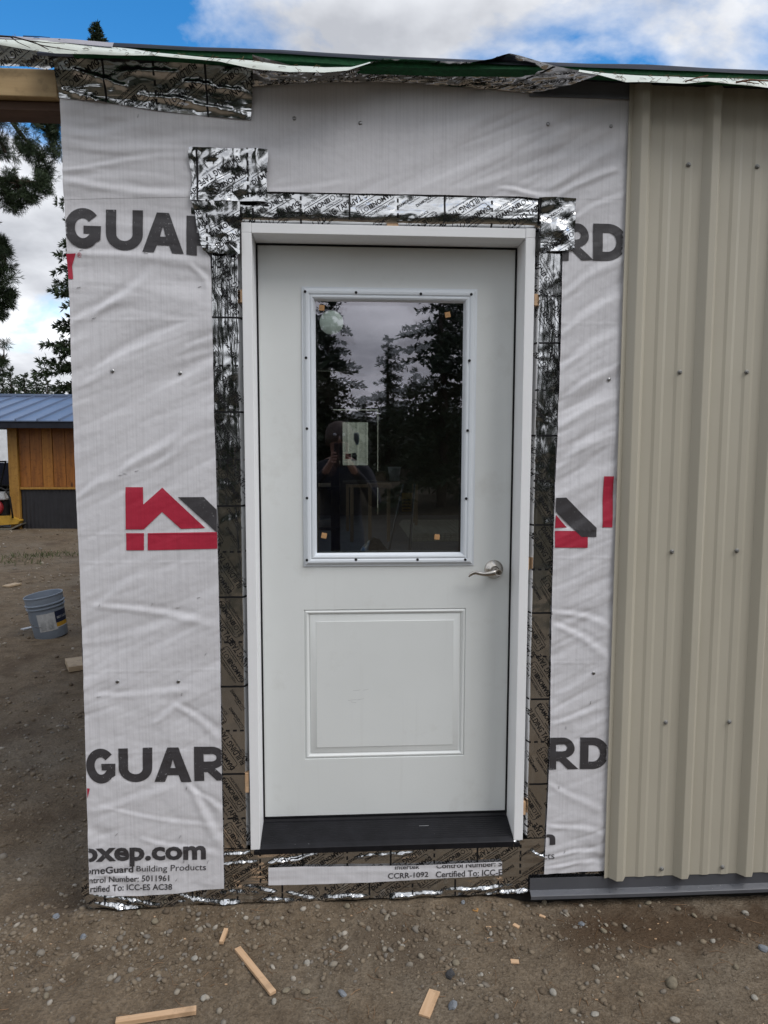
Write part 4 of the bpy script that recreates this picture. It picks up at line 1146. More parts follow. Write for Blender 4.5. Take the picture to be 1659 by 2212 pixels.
# ------------------------------------------------------------------ the door
JF, DY = -.014, .100
JX, JI = .4735, .4415
HZ1, HZ0 = 2.289, 2.257
SZ = .205
door = thing('exterior_door', 'white half glazed steel entry door in a white frame with black sill and lever handle', 'door', (0, .05, SZ))
for s in (-1, 1):
    j = MB(); x0, x1 = sorted((s * JI, s * JX)); j.box(x0, x1, JF, .160, SZ + .002 + (0 if s > 0 else -.006), HZ0 + .001 if True else 0, .0018)
    j.box(x0, x1, JF + .0004, .1595, HZ0 + .0014, HZ1, .0016)
    j.build('jamb', WHITE, door)
MB().box(-JI + .0006, JI - .0006, JF + .0012, .160, HZ0, HZ1 - .0008, .0016).build('head_jamb', WHITE, door)
gk = MB()
for s in (-1, 1):
    x0, x1 = sorted((s * (JI - .0005), s * (JI - .0055))); gk.box(x0, x1, DY - .004, DY + .03, .25, HZ0 - .001)
gk.box(-JI + .006, JI - .006, DY - .004, DY + .03, HZ0 - .006, HZ0 - .001); gk.build('weatherstrip', BLACK, door)
# slab face with openings for the lite and the embossed panel
sx0, sx1, sz0, sz1 = -JI + .0062, JI - .0062, .258, HZ0 - .0068
la, lb = W(653, 618, DY), W(1028, 1221, DY); la2, lb2 = W(1028, 626, DY), W(654, 1221, DY)
LX0, LX1, LZ0, LZ1 = (la[0] + lb2[0]) / 2, (lb[0] + la2[0] - .003) / 2, lb[2], (la[2] + la2[2]) / 2
pa, pb = W(658, 1317, DY), W(1003, 1634, DY); pa2, pb2 = W(1006, 1314, DY), W(657, 1639, DY)
QX0, QX1, QZ0, QZ1 = (pa[0] + pb2[0]) / 2, (pa2[0] + pb[0]) / 2, (pb[2] + pb2[2]) / 2, (pa[2] + pa2[2]) / 2
LI = .022                                                     # the hole lies under the lite frame
sl = MB()
hx0, hx1, hz0, hz1 = LX0 + LI, LX1 - LI, LZ0 + LI, LZ1 - LI
for x0, x1, z0, z1 in ((sx0, sx1, sz0, QZ0), (sx0, QX0, QZ0, QZ1), (QX1, sx1, QZ0, QZ1), (sx0, sx1, QZ1, hz0), (sx0, hx0, hz0, hz1), (hx1, sx1, hz0, hz1), (sx0, sx1, hz1, sz1)):
    sl.add([(x0, DY, z0), (x1, DY, z0), (x1, DY, z1), (x0, DY, z1)], [(0, 1, 2, 3)])
for q in ([(sx0, z) for z in (sz0, sz1)], [(sx1, z) for z in (sz0, sz1)]): sl.add([(q[0][0], DY, q[0][1]), (q[1][0], DY, q[1][1]), (q[1][0], DY + .044, q[1][1]), (q[0][0], DY + .044, q[0][1])], [(0, 1, 2, 3)])
sl.add([(sx0, DY, sz0), (sx1, DY, sz0), (sx1, DY + .044, sz0), (sx0, DY + .044, sz0)], [(0, 1, 2, 3)])
sl.add([(sx0, DY, sz1), (sx1, DY, sz1), (sx1, DY + .044, sz1), (sx0, DY + .044, sz1)], [(0, 1, 2, 3)])
for x0, x1, z0, z1 in ((sx0, sx1, sz0, hz0), (sx0, hx0, hz0, hz1), (hx1, sx1, hz0, hz1), (sx0, sx1, hz1, sz1)):
    sl.add([(x0, DY + .044, z0), (x1, DY + .044, z0), (x1, DY + .044, z1), (x0, DY + .044, z1)], [(0, 3, 2, 1)])
sl.build('slab', DOORW, door)
pp = [(0, DY), (.0012, DY + .0040), (.0045, DY + .0020), (.008, DY - .0004), (.0115, DY + .0004), (.0155, DY + .0042), (.0185, DY + .0062), (.0205, DY + .0066), (.0215, DY + .0050), (.0415, DY + .0012), (.0435, DY - .0004)]
smooth_by_angle(MB().rings(QX0, QX1, QZ0, QZ1, pp).build('embossed_panel', DOORW, door), 28)
fp = [(0, DY - .0005), (.0006, DY - .004), (.006, DY - .0055), (.010, DY - .0105), (.016, DY - .0135), (.023, DY - .0130), (.028, DY - .0095), (.0295, DY - .0095), (.0310, DY - .0120), (.036, DY - .0120), (.0375, DY - .0095), (.0395, DY - .0095), (.046, DY + .004), (.047, DY + .010), (.047, DY + .044)]
lf = smooth_by_angle(MB().rings(LX0, LX1, LZ0, LZ1, fp, False).build('lite_frame', LITEW, door), 30)
hp = [(659, 630), (769, 632), (909, 635), (1018, 636), (661, 773), (663, 926), (663, 1076), (1014, 779), (1010, 930), (1007, 1077), (663, 1210), (769, 1209), (902, 1209), (1005, 1209)]
for px, py in hp:
    p = W(px, py, DY - .0125)
    MB().lathe([(.0048, -.002), (.0048, .0007), (.0038, .0009), (.0034, .0005), (.001, .0002)], (p[0], DY - .0133, p[2]), (0, -1, 0), 12).build('screw_hole', BLACK, lf, True)
GX0, GX1, GZ0, GZ1 = LX0 + .0455, LX1 - .0455, LZ0 + .0455, LZ1 - .0455


def pane(name, y, mat, tilt, parent, rect=(GX0, GX1, GZ0, GZ1), bow=.0006):
    x = np.linspace(rect[0], rect[1], 14); z = np.linspace(rect[2], rect[3], 20); X, Z = np.meshgrid(x, z)
    u = (X - rect[0]) / (rect[1] - rect[0]) * 2 - 1; w = (Z - rect[2]) / (rect[3] - rect[2]) * 2 - 1
    Y = y + bow * (1 - u * u) * (1 - w * w) + tilt * w * .25
    i = (np.arange(19)[:, None] * 14 + np.arange(13)[None]).ravel()
    return mk(name, np.stack([X, Y, Z], -1).reshape(-1, 3), np.stack([i, i + 1, i + 15, i + 14], 1), mat, parent, True)


PG = DY + .006
pane('glass_pane', PG, GLASS_OUT, .0, door); pane('glass_pane', PG + .018, GLASS_IN, .006, door, bow=-.0006)
sp_ = MB()
for x0, x1, z0, z1 in ((GX0, GX0 + .006, GZ0, GZ1), (GX1 - .006, GX1, GZ0, GZ1), (GX0 + .006, GX1 - .006, GZ0, GZ0 + .004), (GX0 + .006, GX1 - .006, GZ1 - .006, GZ1)): sp_.box(x0, x1, PG + .003, PG + .015, z0, z1)
sp_.build('pane_spacer', BLACK, door)
for px, py, a, lab in ((695, 665, 3, 'tan square cork pad on the glass at the upper left, beside the round sticker'), (967, 680, -12, 'tan square cork pad on the glass at the upper right'), (700, 1157, 10, 'tan square cork pad on the glass at the lower left'), (944, 1160, 4, 'tan square cork pad on the glass at the lower right')):
    p = W(px, py, PG - .002); q = .0092
    b = MB().box(p[0] - q, p[0] + q, PG - .0045, PG - .0012, p[2] - q, p[2] + q, .0006)
    tag(b.build('cork_pad', CORK, None, False, (p[0], PG, p[2]), Matrix.Rotation(math.radians(a), 3, 'Y'), (p[0], PG, p[2])), lab, 'cork pad', 'cork pads on the door glass')
p = W(716, 697, PG + .012); m = Mat('frosted_sticker', (.80, .88, .83), .3, 0, .5); STK = m.m
tag(MB().lathe([(.0405, 0), (.0402, .0004), (.001, .0005)], (p[0], PG + .0085, p[2]), (0, -1, 0), 40).build('round_sticker', STK, None, True, (p[0], PG, p[2])), 'pale green round sticker inside the upper left of the door glass', 'sticker')
# sill
th = MB(); prof = [(DY + .05, .222), (DY + .05, .2515), (DY + .004, .2515), (DY - .001, .2495), (DY - .006, .242), (DY - .012, .2405)]
for k in range(11):
    y = DY - .016 - k * .0085; z = .2395 - (k * .0085) * .28; prof += [(y + .004, z + .0012), (y + .0032, z + .0026), (y - .0012, z + .0014), (y - .002, z + .0001)]
prof += [(-.016, .2075), (-.019, .205), (-.019, .186), (-.012, .186)]
v = [(x, y, z) for x in (-JI + .001, JI - .001) for y, z in prof]; n = len(prof)
th.add(v, [(k, k + 1, n + k + 1, n + k) for k in range(n - 1)]); th.box(-.462, -.4425, -.0205, -.0145, .1865, .200).box(.4425, .462, -.0205, -.0145, .1865, .200)
th.build('threshold', BLACK, door)
MB().box(-JI + .012, JI - .012, DY - .004, DY + .004, .2525, .2575).build('sweep', BLACK, door)
ch = MB()
for k in range(46):
    x, y = rng.uniform(-.42, .42), rng.uniform(-.01, .085); s = rng.uniform(.0006, .0018); ch.box(x, x + s * rng.uniform(1, 3), y, y + s, .2075 + (y + .016) * .28 + .0012, .2075 + (y + .016) * .28 + .0035)
for x, y, l, a in ((.115, .055, .035, .05), (.15, .02, .018, -.5), (-.02, .05, .012, .5)):
    ch.tube([(x, y, .2075 + (y + .016) * .28 + .004), (x + l * math.cos(a), y + l * math.sin(a) * .4, .2075 + (y + .016) * .28 + .004)], .0009, 4)
tag(ch.build('wood_crumbs', PAPER), 'pale wood crumbs scattered on the black door sill', None, None, 'stuff')
# handle
hc = W(1068, 1231, DY - .012)
ro = MB().lathe([(.0335, 0), (.0338, .003), (.032, .006), (.018, .017), (.0155, .019), (.0150, .024), (.004, .0245)], (hc[0], DY, hc[2]), (0, -1, 0), 44).build('rosette', NICKEL, door, True); smooth_by_angle(ro, 25)
yl = DY - .052


def hp_(px, py, y): q = W(px, py, y); return (q[0], y, q[2])


lv = MB(); lv.tube([(hc[0], DY - .018, hc[2]), (hc[0], yl - .006, hc[2])], .0128, 24)
path = [hp_(1076, 1237, yl), hp_(1066, 1238, yl - .004), hp_(1055, 1240, yl - .005), hp_(1045, 1240.5, yl - .004), hp_(1036, 1239, yl - .002), hp_(1028, 1237, yl), hp_(1022, 1238, yl + .002), hp_(1016, 1241.5, yl + .003), hp_(1012.5, 1246, yl + .003)]
lv.tube(path, [.0125, .0118, .0085, .0068, .0064, .0066, .0064, .0056, .0025], 18, True, (.75, 1.0))
lever = lv.build('lever', NICKEL, door, True); smooth_by_angle(lever, 40)
k0 = W(1077, 1237, yl - .012)
ky = MB().lathe([(.0115, 0), (.0115, .010), (.0105, .0112), (.0085, .0106), (.0082, .0112), (.001, .0113)], (k0[0], yl - .004, k0[2]), (0, -1, 0), 28).build('key_cylinder', NICKEL, door, True); smooth_by_angle(ky, 30)
MB().box(k0[0] - .0008, k0[0] + .0008, yl - .0158, yl - .0150, k0[2] - .005, k0[2] + .003).box(k0[0] - .004, k0[0] + .004, yl - .0157, yl - .0151, k0[2] - .001, k0[2] + .001).build('keyhole', BLACK, ky)
# smudges: flat dirty scuffs
SC = simple('scuff_graphite', (.30, .31, .32), .6, 0, .2)
scf = MB()
for x0, y0, x1, y1 in ((763, 1492, 778, 1490), (784, 1491, 797, 1488), (752, 1513, 770, 1511), (771, 1512, 786, 1509), (758, 1516, 769, 1518)):
    a, b = W(x0, y0, DY), W(x1, y1, DY); scf.tube([(a[0], DY - .0006, a[2]), (b[0], DY - .0006, b[2])], .0003, 4)
scf.build('scuff_mark', SC, door)
# shims in the gap
for (px, py, w, h, lab) in ((523, 640, 6, 26, 'tan cedar shim in the gap left of the door, near the glass top'), (534, 1690, 8, 44, 'tan cedar shim in the gap left of the door, near the bottom'), (1157, 648, 7, 24, 'tan cedar shim in the gap right of the door, near the glass top'),
                            (1139, 1218, 7, 26, 'tan cedar shim in the gap right of the door, level with the lever'), (1131, 1745, 8, 30, 'tan cedar shim in the gap right of the door, near the sill'), (848, 489, 24, 7, 'tan cedar shim in the gap above the door head')):
    p = W(px, py, -.004); dx, dz = w / 650 / 2, h / 650 / 2
    tag(MB().box(p[0] - dx, p[0] + dx, -.010, .10, p[2] - dz, p[2] + dz, .0008).build('shim', SCRAP, None, False, (p[0], 0, p[2])), lab, 'shim', 'shims round the door frame')

# ------------------------------------------------------------------ inside the building
fd = thing('far_door', 'dark door at the far end of the room with a bright window and light leaking round it', 'door', ((FX0 + FX1) / 2, YF, FLOOR))
wa, wb = W(740, 912, YF + .05), W(795, 1005, YF + .05)
dx0, dx1, dz1 = FX0 + .0004, FX1 - .016, FZ1 - .022
g = MB(); g.box(dx0, dx1, YF + .05, YF + .09, FLOOR + .004, wb[2]).box(dx0, dx1, YF + .05, YF + .09, wa[2], dz1).box(wb[0], dx1, YF + .05, YF + .09, wb[2], wa[2])
for z in (W(732, 998, YF)[2], W(732, 1013, YF)[2]):
    pass
hx = W(732, 998, YF + .05)[0]; za, zb = W(732, 998, YF + .05)[2], W(732, 1013, YF + .05)[2]; hr_ = .022
g.box(dx0, hx - hr_, YF + .05, YF + .09, wb[2], wa[2]).box(hx + hr_, wa[0], YF + .05, YF + .09, wb[2], wa[2]).box(hx - hr_, hx + hr_, YF + .05, YF + .09, za + hr_, wa[2]).box(hx - hr_, hx + hr_, YF + .05, YF + .09, zb + hr_, za - hr_).box(hx - hr_, hx + hr_, YF + .05, YF + .09, wb[2], zb - hr_)
g.build('slab', PLY, fd)
MB().box(wa[0], wb[0], YF + .066, YF + .070, wb[2], wa[2]).build('glass_pane', GLASS_FAR, fd)
for name, mat_, q in (('blue_notice', simple('pale_blue_paper', (.16, .24, .42), .6), [(765, 935), (774, 934), (776, 940), (775, 960), (770, 962), (764, 950)]), ('red_sticker', simple('dull_red_paper', (.20, .03, .04), .6), [(746, 980), (759, 980), (759, 992), (746, 992)]), ('grey_notice', simple('grey_paper', (.14, .15, .20), .6), [(760, 979), (768, 978), (771, 984), (770, 995), (760, 995)])):
    w_ = [W(*p, YF + .064) for p in q]; MB().add([tuple(p) for p in w_] + [(p[0], p[1] + .0015, p[2]) for p in w_], [list(range(len(w_))), list(range(len(w_), 2 * len(w_)))[::-1]] + [[k, (k + 1) % len(w_), len(w_) + (k + 1) % len(w_), len(w_) + k] for k in range(len(w_))]).build(name, mat_, fd)
nb = thing('cream_building', 'cream ribbed metal building seen through the far door window', 'building', (-1, 16.5, -.05))
v = []; X_ = np.arange(-3, 6, .05); prz = [(x, 16.5 - (.025 if (k % 5) == 0 else 0)) for k, x in enumerate(X_)]
for x, y in prz: v += [(x, y, -.1), (x, y, 3.6)]
mk('metal_wall', v, [[2 * k, 2 * k + 2, 2 * k + 3, 2 * k + 1] for k in range(len(prz) - 1)], CREAM, nb)
MB().box(-3.2, 6.2, 16.3, 24, 3.6, 3.75).build('roof', UNDER, nb)
MB().box(-3, 5.9, 16.6, 23.8, -.1, 3.59).build('core', CREAM, nb)


def bench():
    t = thing('work_table', 'dark work table with tubs in the room behind the glass', 'table', (*W(838, 1043, 9.5)[:2], FLOOR)); x, y = t.location[:2]; zt = W(838, 1040, 9.5)[2]
    MB().box(x - .75, x + .55, y, y + .6, zt - .04, zt, .004).build('table_top', PLY, t)
    for a in (-.70, .46):
        for b in (.04, .5): MB().box(x + a, x + a + .05, y + b, y + b + .05, FLOOR, zt - .042).build('leg', STUD, t)
    return x, y, zt


bx_, by_, bz_ = bench()
q = W(852, 1030, by_ + .25)
tag(MB().lathe([(.085, 0), (.11, .22), (.118, .225), (.116, .235), (.10, .23)], (q[0], by_ + .25, bz_ + .001), n=20).build('plastic_tub', PAPER, None, True, (q[0], by_ + .25, bz_)), 'pale plastic tub on the work table behind the glass', 'tub')
q = W(826, 1030, by_ + .25)
tag(MB().box(q[0] - .11, q[0] + .05, by_ + .15, by_ + .35, bz_ + .001, bz_ + .16, .004).build('cardboard_box', simple('brown_card', (.14, .10, .06), .8), None, False, (q[0], by_ + .25, bz_)), 'brown box on the work table behind the glass', 'box')
q = W(800, 1050, 8.2)
tag(MB().box(q[0] - .32, q[0] + .32, 8.2, 8.3, q[2] - .02, q[2] + .02, .003).box(q[0] - .05, q[0] + .30, 8.0, 8.22, q[2] + .021, q[2] + .05).box(q[0] - .03, q[0] + .02, 8.2, 8.28, FLOOR, q[2] - .02).box(q[0] - .3, q[0] - .25, 8.2, 8.28, FLOOR, q[2] - .02).box(q[0] + .25, q[0] + .3, 8.2, 8.28, FLOOR, q[2] - .02).build('saw_horse', STUD, None, False, (q[0], 8.2, FLOOR)), 'pale timber saw horse with boards in the dark room', 'saw horse')
# folding ladder with a yellow label
q0, q1 = W(878, 1064, 6.0), W(872, 1104, 6.0); ld = thing('folding_ladder', 'folding step ladder with a big yellow label inside the dark room', 'ladder', (q0[0], 6.0, FLOOR))
for s in (-.075, .075):
    MB().tube([(q0[0] + s * .9 + .03, 6.0, q0[2] + .1), (q0[0] + s * 1.8 - .14, 5.75, FLOOR)], .012, 6).build('rail', FLASH, ld)
    MB().tube([(q0[0] + s * .9 + .03, 6.03, q0[2] + .1), (q0[0] + s * 1.9 - .05, 6.5, FLOOR)], .010, 6).build('rail', FLASH, ld)
la_ = MB().box(q0[0] - .058, q0[0] + .058, 5.955, 5.962, q1[2], q0[2]).build('label_plate', YELLOW, ld)
for k in range(4):
    z = q1[2] + .015 + k * .038
    for j in range(5): MB().box(q0[0] - .05 + j * .02, q0[0] - .036 + j * .02, 5.9525, 5.9548, z, z + .012 + .006 * (j % 2)).build('print_block', BLACK, la_)
q = W(938, 1182, 9.0); ss = thing('steel_sheet_stack', 'stack of pale ribbed steel sheets lying on the floor inside', 'steel sheets', (q[0], 9, FLOOR))
for k in range(5):
    s = MB()
    for j in range(14): s.box(q[0] - .45 + j * .085 + .012 * k, q[0] - .38 + j * .085 + .012 * k, 8.2 + .05 * k, 10.6 - .03 * k, FLOOR + .001 + k * .02, FLOOR + .016 + k * .02)
    s.build('sheet', CREAM, ss)
q = W(712, 1120, 4.5); sc_ = thing('lumber_rack', 'timber rack with shelves inside the room at the lower left of the glass', 'rack', (q[0], 4.5, FLOOR))
xr = W(726, 1120, 4.5)[0]
for x in (xr - .9, xr - .05):
    for y in (4.5, 5.1): MB().box(x, x + .085, y, y + .038, FLOOR, 1.62).build('upright', STUD, sc_)
for z in (.42, .78, 1.17): MB().box(xr - .95, xr + .04, 4.45, 5.15, z, z + .03).build('shelf', STUD, sc_)
q = W(800, 1180, 5.0)
N_ = 40; X_, Y_ = np.meshgrid(np.linspace(0, 1, N_), np.linspace(0, 1, 24)); zc = np.exp(-((X_ - .55) / .28) ** 2 - ((Y_ - .5) / .4) ** 2) * .42 + .05 * np.abs(fbm(X_ * 9, Y_ * 9, 4, 4)); zc *= np.minimum(1, 8 * np.minimum(np.minimum(X_, 1 - X_), np.minimum(Y_, 1 - Y_)))
i = (np.arange(23)[:, None] * N_ + np.arange(N_ - 1)[None]).ravel()
pc = mk('plastic_cover', np.stack([q[0] - .42 + X_ * .85, 4.8 + Y_ * .8, FLOOR + .015 + zc], -1).reshape(-1, 3), np.stack([i, i + 1, i + N_ + 1, i + N_], 1), simple('black_film', (.02, .02, .022), .18, 0, .6), None, True, (q[0], 5.2, FLOOR))
tag(pc, 'crumpled black plastic cover heaped on the floor inside', 'plastic sheet')

# ------------------------------------------------------------------ loose wood and stones in front
def zg(x, y): return float(ground_z(x, y))


def plank(name, label, a, b, w, t, mat, cat='wood scrap', grp=None, zlift=.0, roll=0.):
    """a, b: end centres (x, y) on the ground"""
    a = np.array(a); b = np.array(b); L_ = np.linalg.norm(b - a); ang = math.atan2(b[1] - a[1], b[0] - a[0]); c = (a + b) / 2
    zh = max(zg(*a), zg(*b), zg(*c)) + zlift
    m = MB().box(-L_ / 2, L_ / 2, -w / 2, w / 2, 0, t, min(.0012, t * .2))
    o = m.build(name, mat); o.location = (c[0], c[1], zh - .002); ORG[o.name] = np.zeros(3)
    o.rotation_euler = (roll, math.atan2(zg(*a) - zg(*b), L_) * .5, ang); return tag(o, label, cat, grp)


def gxy(px, py, z=-.03): return G(px, py, z)[:2]


wg = 'offcuts of wood on the dirt'
plank('wood_batten', 'narrow pine batten lying diagonally on the dirt below the door', gxy(513, 2056), gxy(590, 2150), .021, .010, SCRAP, grp=wg)
plank('wood_batten', 'stained pine batten lying at the bottom edge left of the door', gxy(250, 2212), gxy(424, 2184), .021, .014, SCRAP, grp=wg)
plank('wood_block', 'flat rectangular pine offcut at the bottom edge below the middle of the door', gxy(916, 2192), gxy(939, 2137), .034, .007, SCRAP, grp=wg)
plank('wood_block', 'short pinkish wood block on the gravel above the diagonal batten', gxy(478, 2047), gxy(489, 2020), .014, .012, SCRAP, grp=wg)
plank('wood_chip', 'square tan chip of wood on bare dirt, nearest of the chips below the lever side', gxy(1103, 2073), gxy(1121, 2074), .018, .005, SCRAP, grp=wg)
plank('wood_chip', 'slanted tan wood chip farther up beside a pebble, below the right jamb', gxy(1109, 1998), gxy(1121, 2004), .014, .006, SCRAP, grp=wg)
plank('wood_chip', 'orange brown wood chip close to the foil at the foot of the wall', gxy(1022, 1975), gxy(1033, 1978), .018, .004, simple('orange_wood', (.36, .19, .06), .7), grp=wg)
plank('wood_chip', 'tiny pale wood splinter near the middle of the bare dirt', gxy(1050, 2005), gxy(1061, 2005), .006, .004, SCRAP, grp=wg)
plank('wood_chip', 'tan wood chip just below the left end of the base flashing', gxy(1165, 1974), gxy(1178, 1978), .010, .005, SCRAP, grp=wg)
plank('board_offcut', 'wide pale board offcut poking out from behind the wrapped corner', (-2.17, 2.84), (-1.25, 3.30), .24, .038, SCRAPG, 'board', zlift=.004)
plank('board_offcut', 'small pale board end beside the wall corner, level with the bucket base', (-2.47, 4.05), (-1.6, 4.35), .16, .038, SCRAPG, 'board', zlift=.004)
plank('board_offcut', 'small pale board end beside the wall corner, behind the others', (-2.62, 4.60), (-1.7, 4.80), .15, .035, SCRAPG, 'board', zlift=.004)
plank('wood_chip', 'white flat scrap on the dirt in front of the bucket', gxy(48, 1360), gxy(70, 1355), .05, .012, PAPER)
plank('wood_chip', 'yellowish flat scrap on the dirt behind the bucket', gxy(12, 1268), gxy(40, 1262), .10, .02, SCRAPG)
plank('wood_chip', 'thin grey scrap on the dirt right of the bucket rim', gxy(222, 1276), gxy(245, 1275), .04, .012, PAPER)

STN = [  # px, size m, material, label
    ((705, 1934), .026, STONE_GREY, 'angular blue grey rock against the foot of the wall below the door'), ((750, 1973), .016, STONE_TAN, 'brown squarish stone below the angular grey rock'),
    ((972, 2102), .022, STONE_DARK, 'dark angular stone above the flat wood offcut'), ((985, 2076), .016, STONE_TAN, 'grey brown stone just above the dark angular stone'),
    ((1451, 2121), .026, STONE_TAN, 'large rounded tan stone at the lower right'), ((1195, 2141), .017, STONE_PALE, 'pale triangular stone in the lower middle'),
    ((978, 2168), .018, STONE_GREY, 'grey stone right of the flat wood offcut'), ((592, 2162), .014, STONE_PALE, 'round pale stone at the lower end of the diagonal batten'),
    ((524 - 104, 2070), .013, STONE_PALE, 'pale oval stone left of the diagonal batten'), ((663, 2080), .013, STONE_PALE, 'flat pale stone right of the diagonal batten'),
    ((440, 2158), .014, STONE_PALE, 'pale stone at the end of the bottom batten'), ((1650, 2045), .020, STONE_GREY, 'bluish stone at the right edge'),
    ((1256, 1990), .011, STONE_GREY, 'small blue grey stone below the base flashing'), ((1352, 1998), .012, STONE_PALE, 'pale stone below the second siding rib'),
    ((1304, 2004), .013, STONE_TAN, 'tan stone below the first siding rib'), ((1540, 2030), .012, STONE_PALE, 'pale wedge stone at the right'),
    ((1500, 1975), .012, STONE_TAN, 'brown stone in the reddish dirt below the siding'), ((1590, 2085), .013, STONE_TAN, 'rounded tan stone near the right edge'),
    ((1510, 2104), .010, STONE_TAN, 'small tan stone above the large rounded stone'), ((1458, 2205), .016, STONE_PALE, 'pale stone at the bottom below the large rounded stone'),
    ((1285, 2185), .013, STONE_PALE, 'pale upright splinter of stone near the bottom right'), ((840, 2205), .013, STONE_TAN, 'brown stone at the bottom left of the flat offcut'),
    ((939, 1940), .018, STONE_GREY, 'pale blue stone near the foil below the door middle'), ((990, 1936), .014, STONE_GREY, 'blue grey stone near the foil right of the pale blue one'),
    ((820, 1936), .013, STONE_TAN, 'tan stone near the foil left of the pale blue one'), ((1056, 1932), .014, STONE_TAN, 'olive stone near the foil left of the flashing'),
    ((300, 1990), .012, STONE_TAN, 'tan stone left below the foil corner'), ((213, 1962), .030, STONE_DARK, 'large dark brown stone half buried at the wall corner'),
    ((335, 2005), .014, STONE_TAN, 'flat tan stone below the wrapped corner'), ((262, 1972), .012, STONE_GREY, 'grey green pebble below the foil corner'),
    ((390, 1948), .013, STONE_PALE, 'pale brown stone by the foil under the printed lines'), ((180, 2030), .013, STONE_GREY, 'small grey stone at the far left'),
    ((122, 1995), .016, STONE_GREY, 'bluish stone left of the wall corner'), ((660, 2140), .015, STONE_TAN, 'pale brown stone above the end of the bottom batten'), ((618, 2140), .014, STONE_TAN, 'brown stone beside the end of the bottom batten'),
    ((740, 2145), .014, STONE_GREY, 'grey stone left of the diagonal batten foot'), ((1000, 1965), .010, STONE_GREY, 'small round bluish pebble near the foil'), ((1465, 1962), .013, STONE_TAN, 'brown stone under the flashing'),
    ((1175, 1945), .014, STONE_TAN, 'olive stone under the left end of the flashing'), ((1400, 1948), .013, STONE_TAN, 'olive stone under the flashing middle'), ((1610, 1965), .012, STONE_PALE, 'pale stone near the right edge under the flashing'),
    ((100, 2150), .013, STONE_TAN, 'tan stone at the bottom left'), ((1040, 2100), .010, STONE_PALE, 'small pale stone left of the square wood chip'), ((1060, 2018), .010, STONE_PALE, 'cream pebble below the tiny splinter'),
    ((1383, 2150), .012, STONE_TAN, 'brown stone left of the large rounded stone'), ((1630, 2150), .012, STONE_PALE, 'pale stone at the lower right edge'), ((560, 2010), .010, STONE_TAN, 'small tan stone above the diagonal batten'), ((870, 2040), .011, STONE_PALE, 'pale stone in the bare dirt under the door')]
for k, ((px, py), s, mt, lab) in enumerate(STN):
    p = G(px, py, -.03); z = zg(p[0], p[1]); v, fcs = pebbles(np.array([[p[0], p[1], z + s * .28]]), np.array([s * .85]), ICO2_V, ICO2_F, .10)
    if mt in (STONE_GREY, STONE_DARK): v = np.array([p[0], p[1], z + s * .28]) + np.round((v - [p[0], p[1], z + s * .28]) / (s * .36)) * s * .36 * .55 + (v - [p[0], p[1], z + s * .28]) * .45
    o = mk('stone', v, fcs, mt, None, mt not in (STONE_GREY, STONE_DARK), (p[0], p[1], z)); tag(o, lab, 'stone', 'larger stones on the dirt')

tw = MB()
for k in range(260):
    x, y = rng.uniform(-1.5, 1.45), -rng.uniform(.02, .8); L_ = rng.uniform(.006, .03); a = rng.uniform(0, 6.3); z = zg(x, y) + .002
    dx, dy = math.cos(a) * L_, math.sin(a) * L_; b_ = rng.normal(0, .2) * L_
    tw.tube([(x - dx, y - dy, zg(x - dx, y - dy) + .0015), (x - dy * .15 + b_ * .3, y + dx * .15, z + .001), (x + dx, y + dy, zg(x + dx, y + dy) + .0015)], rng.uniform(.0004, .0011), 4)
tag(tw.build('twig_litter', DRY), 'fine twigs and needle litter on the dirt by the wall', None, None, 'stuff')
sv = MB()
for k in range(36):
    x, y = rng.uniform(-1.3, 1.3), -rng.uniform(.05, .75); L_ = rng.uniform(.003, .009); sv.box(x, x + L_, y, y + L_ * rng.uniform(.2, .6), zg(x, y) + .0005, zg(x, y) + .003)
tag(sv.build('wood_splinters', SCRAP), 'tiny pale wood splinters scattered on the dirt', None, None, 'stuff')

# ------------------------------------------------------------------ bucket
bp = G(112, 1372, -.03); bz = zg(bp[0], bp[1])
bk = thing('plastic_bucket', 'tilted blue grey plastic bucket with a torn paint label on the dirt', 'bucket', (bp[0], bp[1], bz))
tl = Matrix.Rotation(math.radians(-8), 3, 'Y') @ Matrix.Rotation(math.radians(3), 3, 'X'); pv = (bp[0], bp[1], bz); HB = .375
pfb = [(.001, .002), (.128, .002), (.131, .008), (.143, .24), (.1445, .262), (.153, .264), (.1535, .272), (.146, .275), (.147, .292), (.156, .294), (.1565, .302), (.149, .306), (.1515, .355), (.155, .360), (.1555, .368), (.152, .371), (.1475, .368), (.1465, .355), (.139, .24), (.127, .012), (.001, .010)]
bo = MB().lathe(pfb, pv, n=48, cap0=False, cap1=False).build('tub', PLGREY, bk, True, rot=tl, pivot=pv); smooth_by_angle(bo, 30)
da = math.atan2(CAM[1] - bp[1], CAM[0] - bp[0])


def band(name, mat, z0, z1, a0, a1, parent, lift=.0012, torn=0.):
    n = 24; V = []
    for k in range(n + 1):
        w = da + math.radians(a0 + (a1 - a0) * k / n)
        for z in (z0 - torn * abs(gnoise(k * .7, 1.3, 8)), z1 + torn * abs(gnoise(k * .9, 2.3, 9))):
            r_ = np.interp(z, [.008, .24], [.131, .143]) + lift; V.append((bp[0] + r_ * math.cos(w), bp[1] + r_ * math.sin(w), bz + float(z)))
    R = np.array(tl); V = (np.array(V) - pv) @ R.T + np.array(pv)
    return mk(name, V, [[2 * k, 2 * k + 2, 2 * k + 3, 2 * k + 1] for k in range(n)], mat, parent, True)


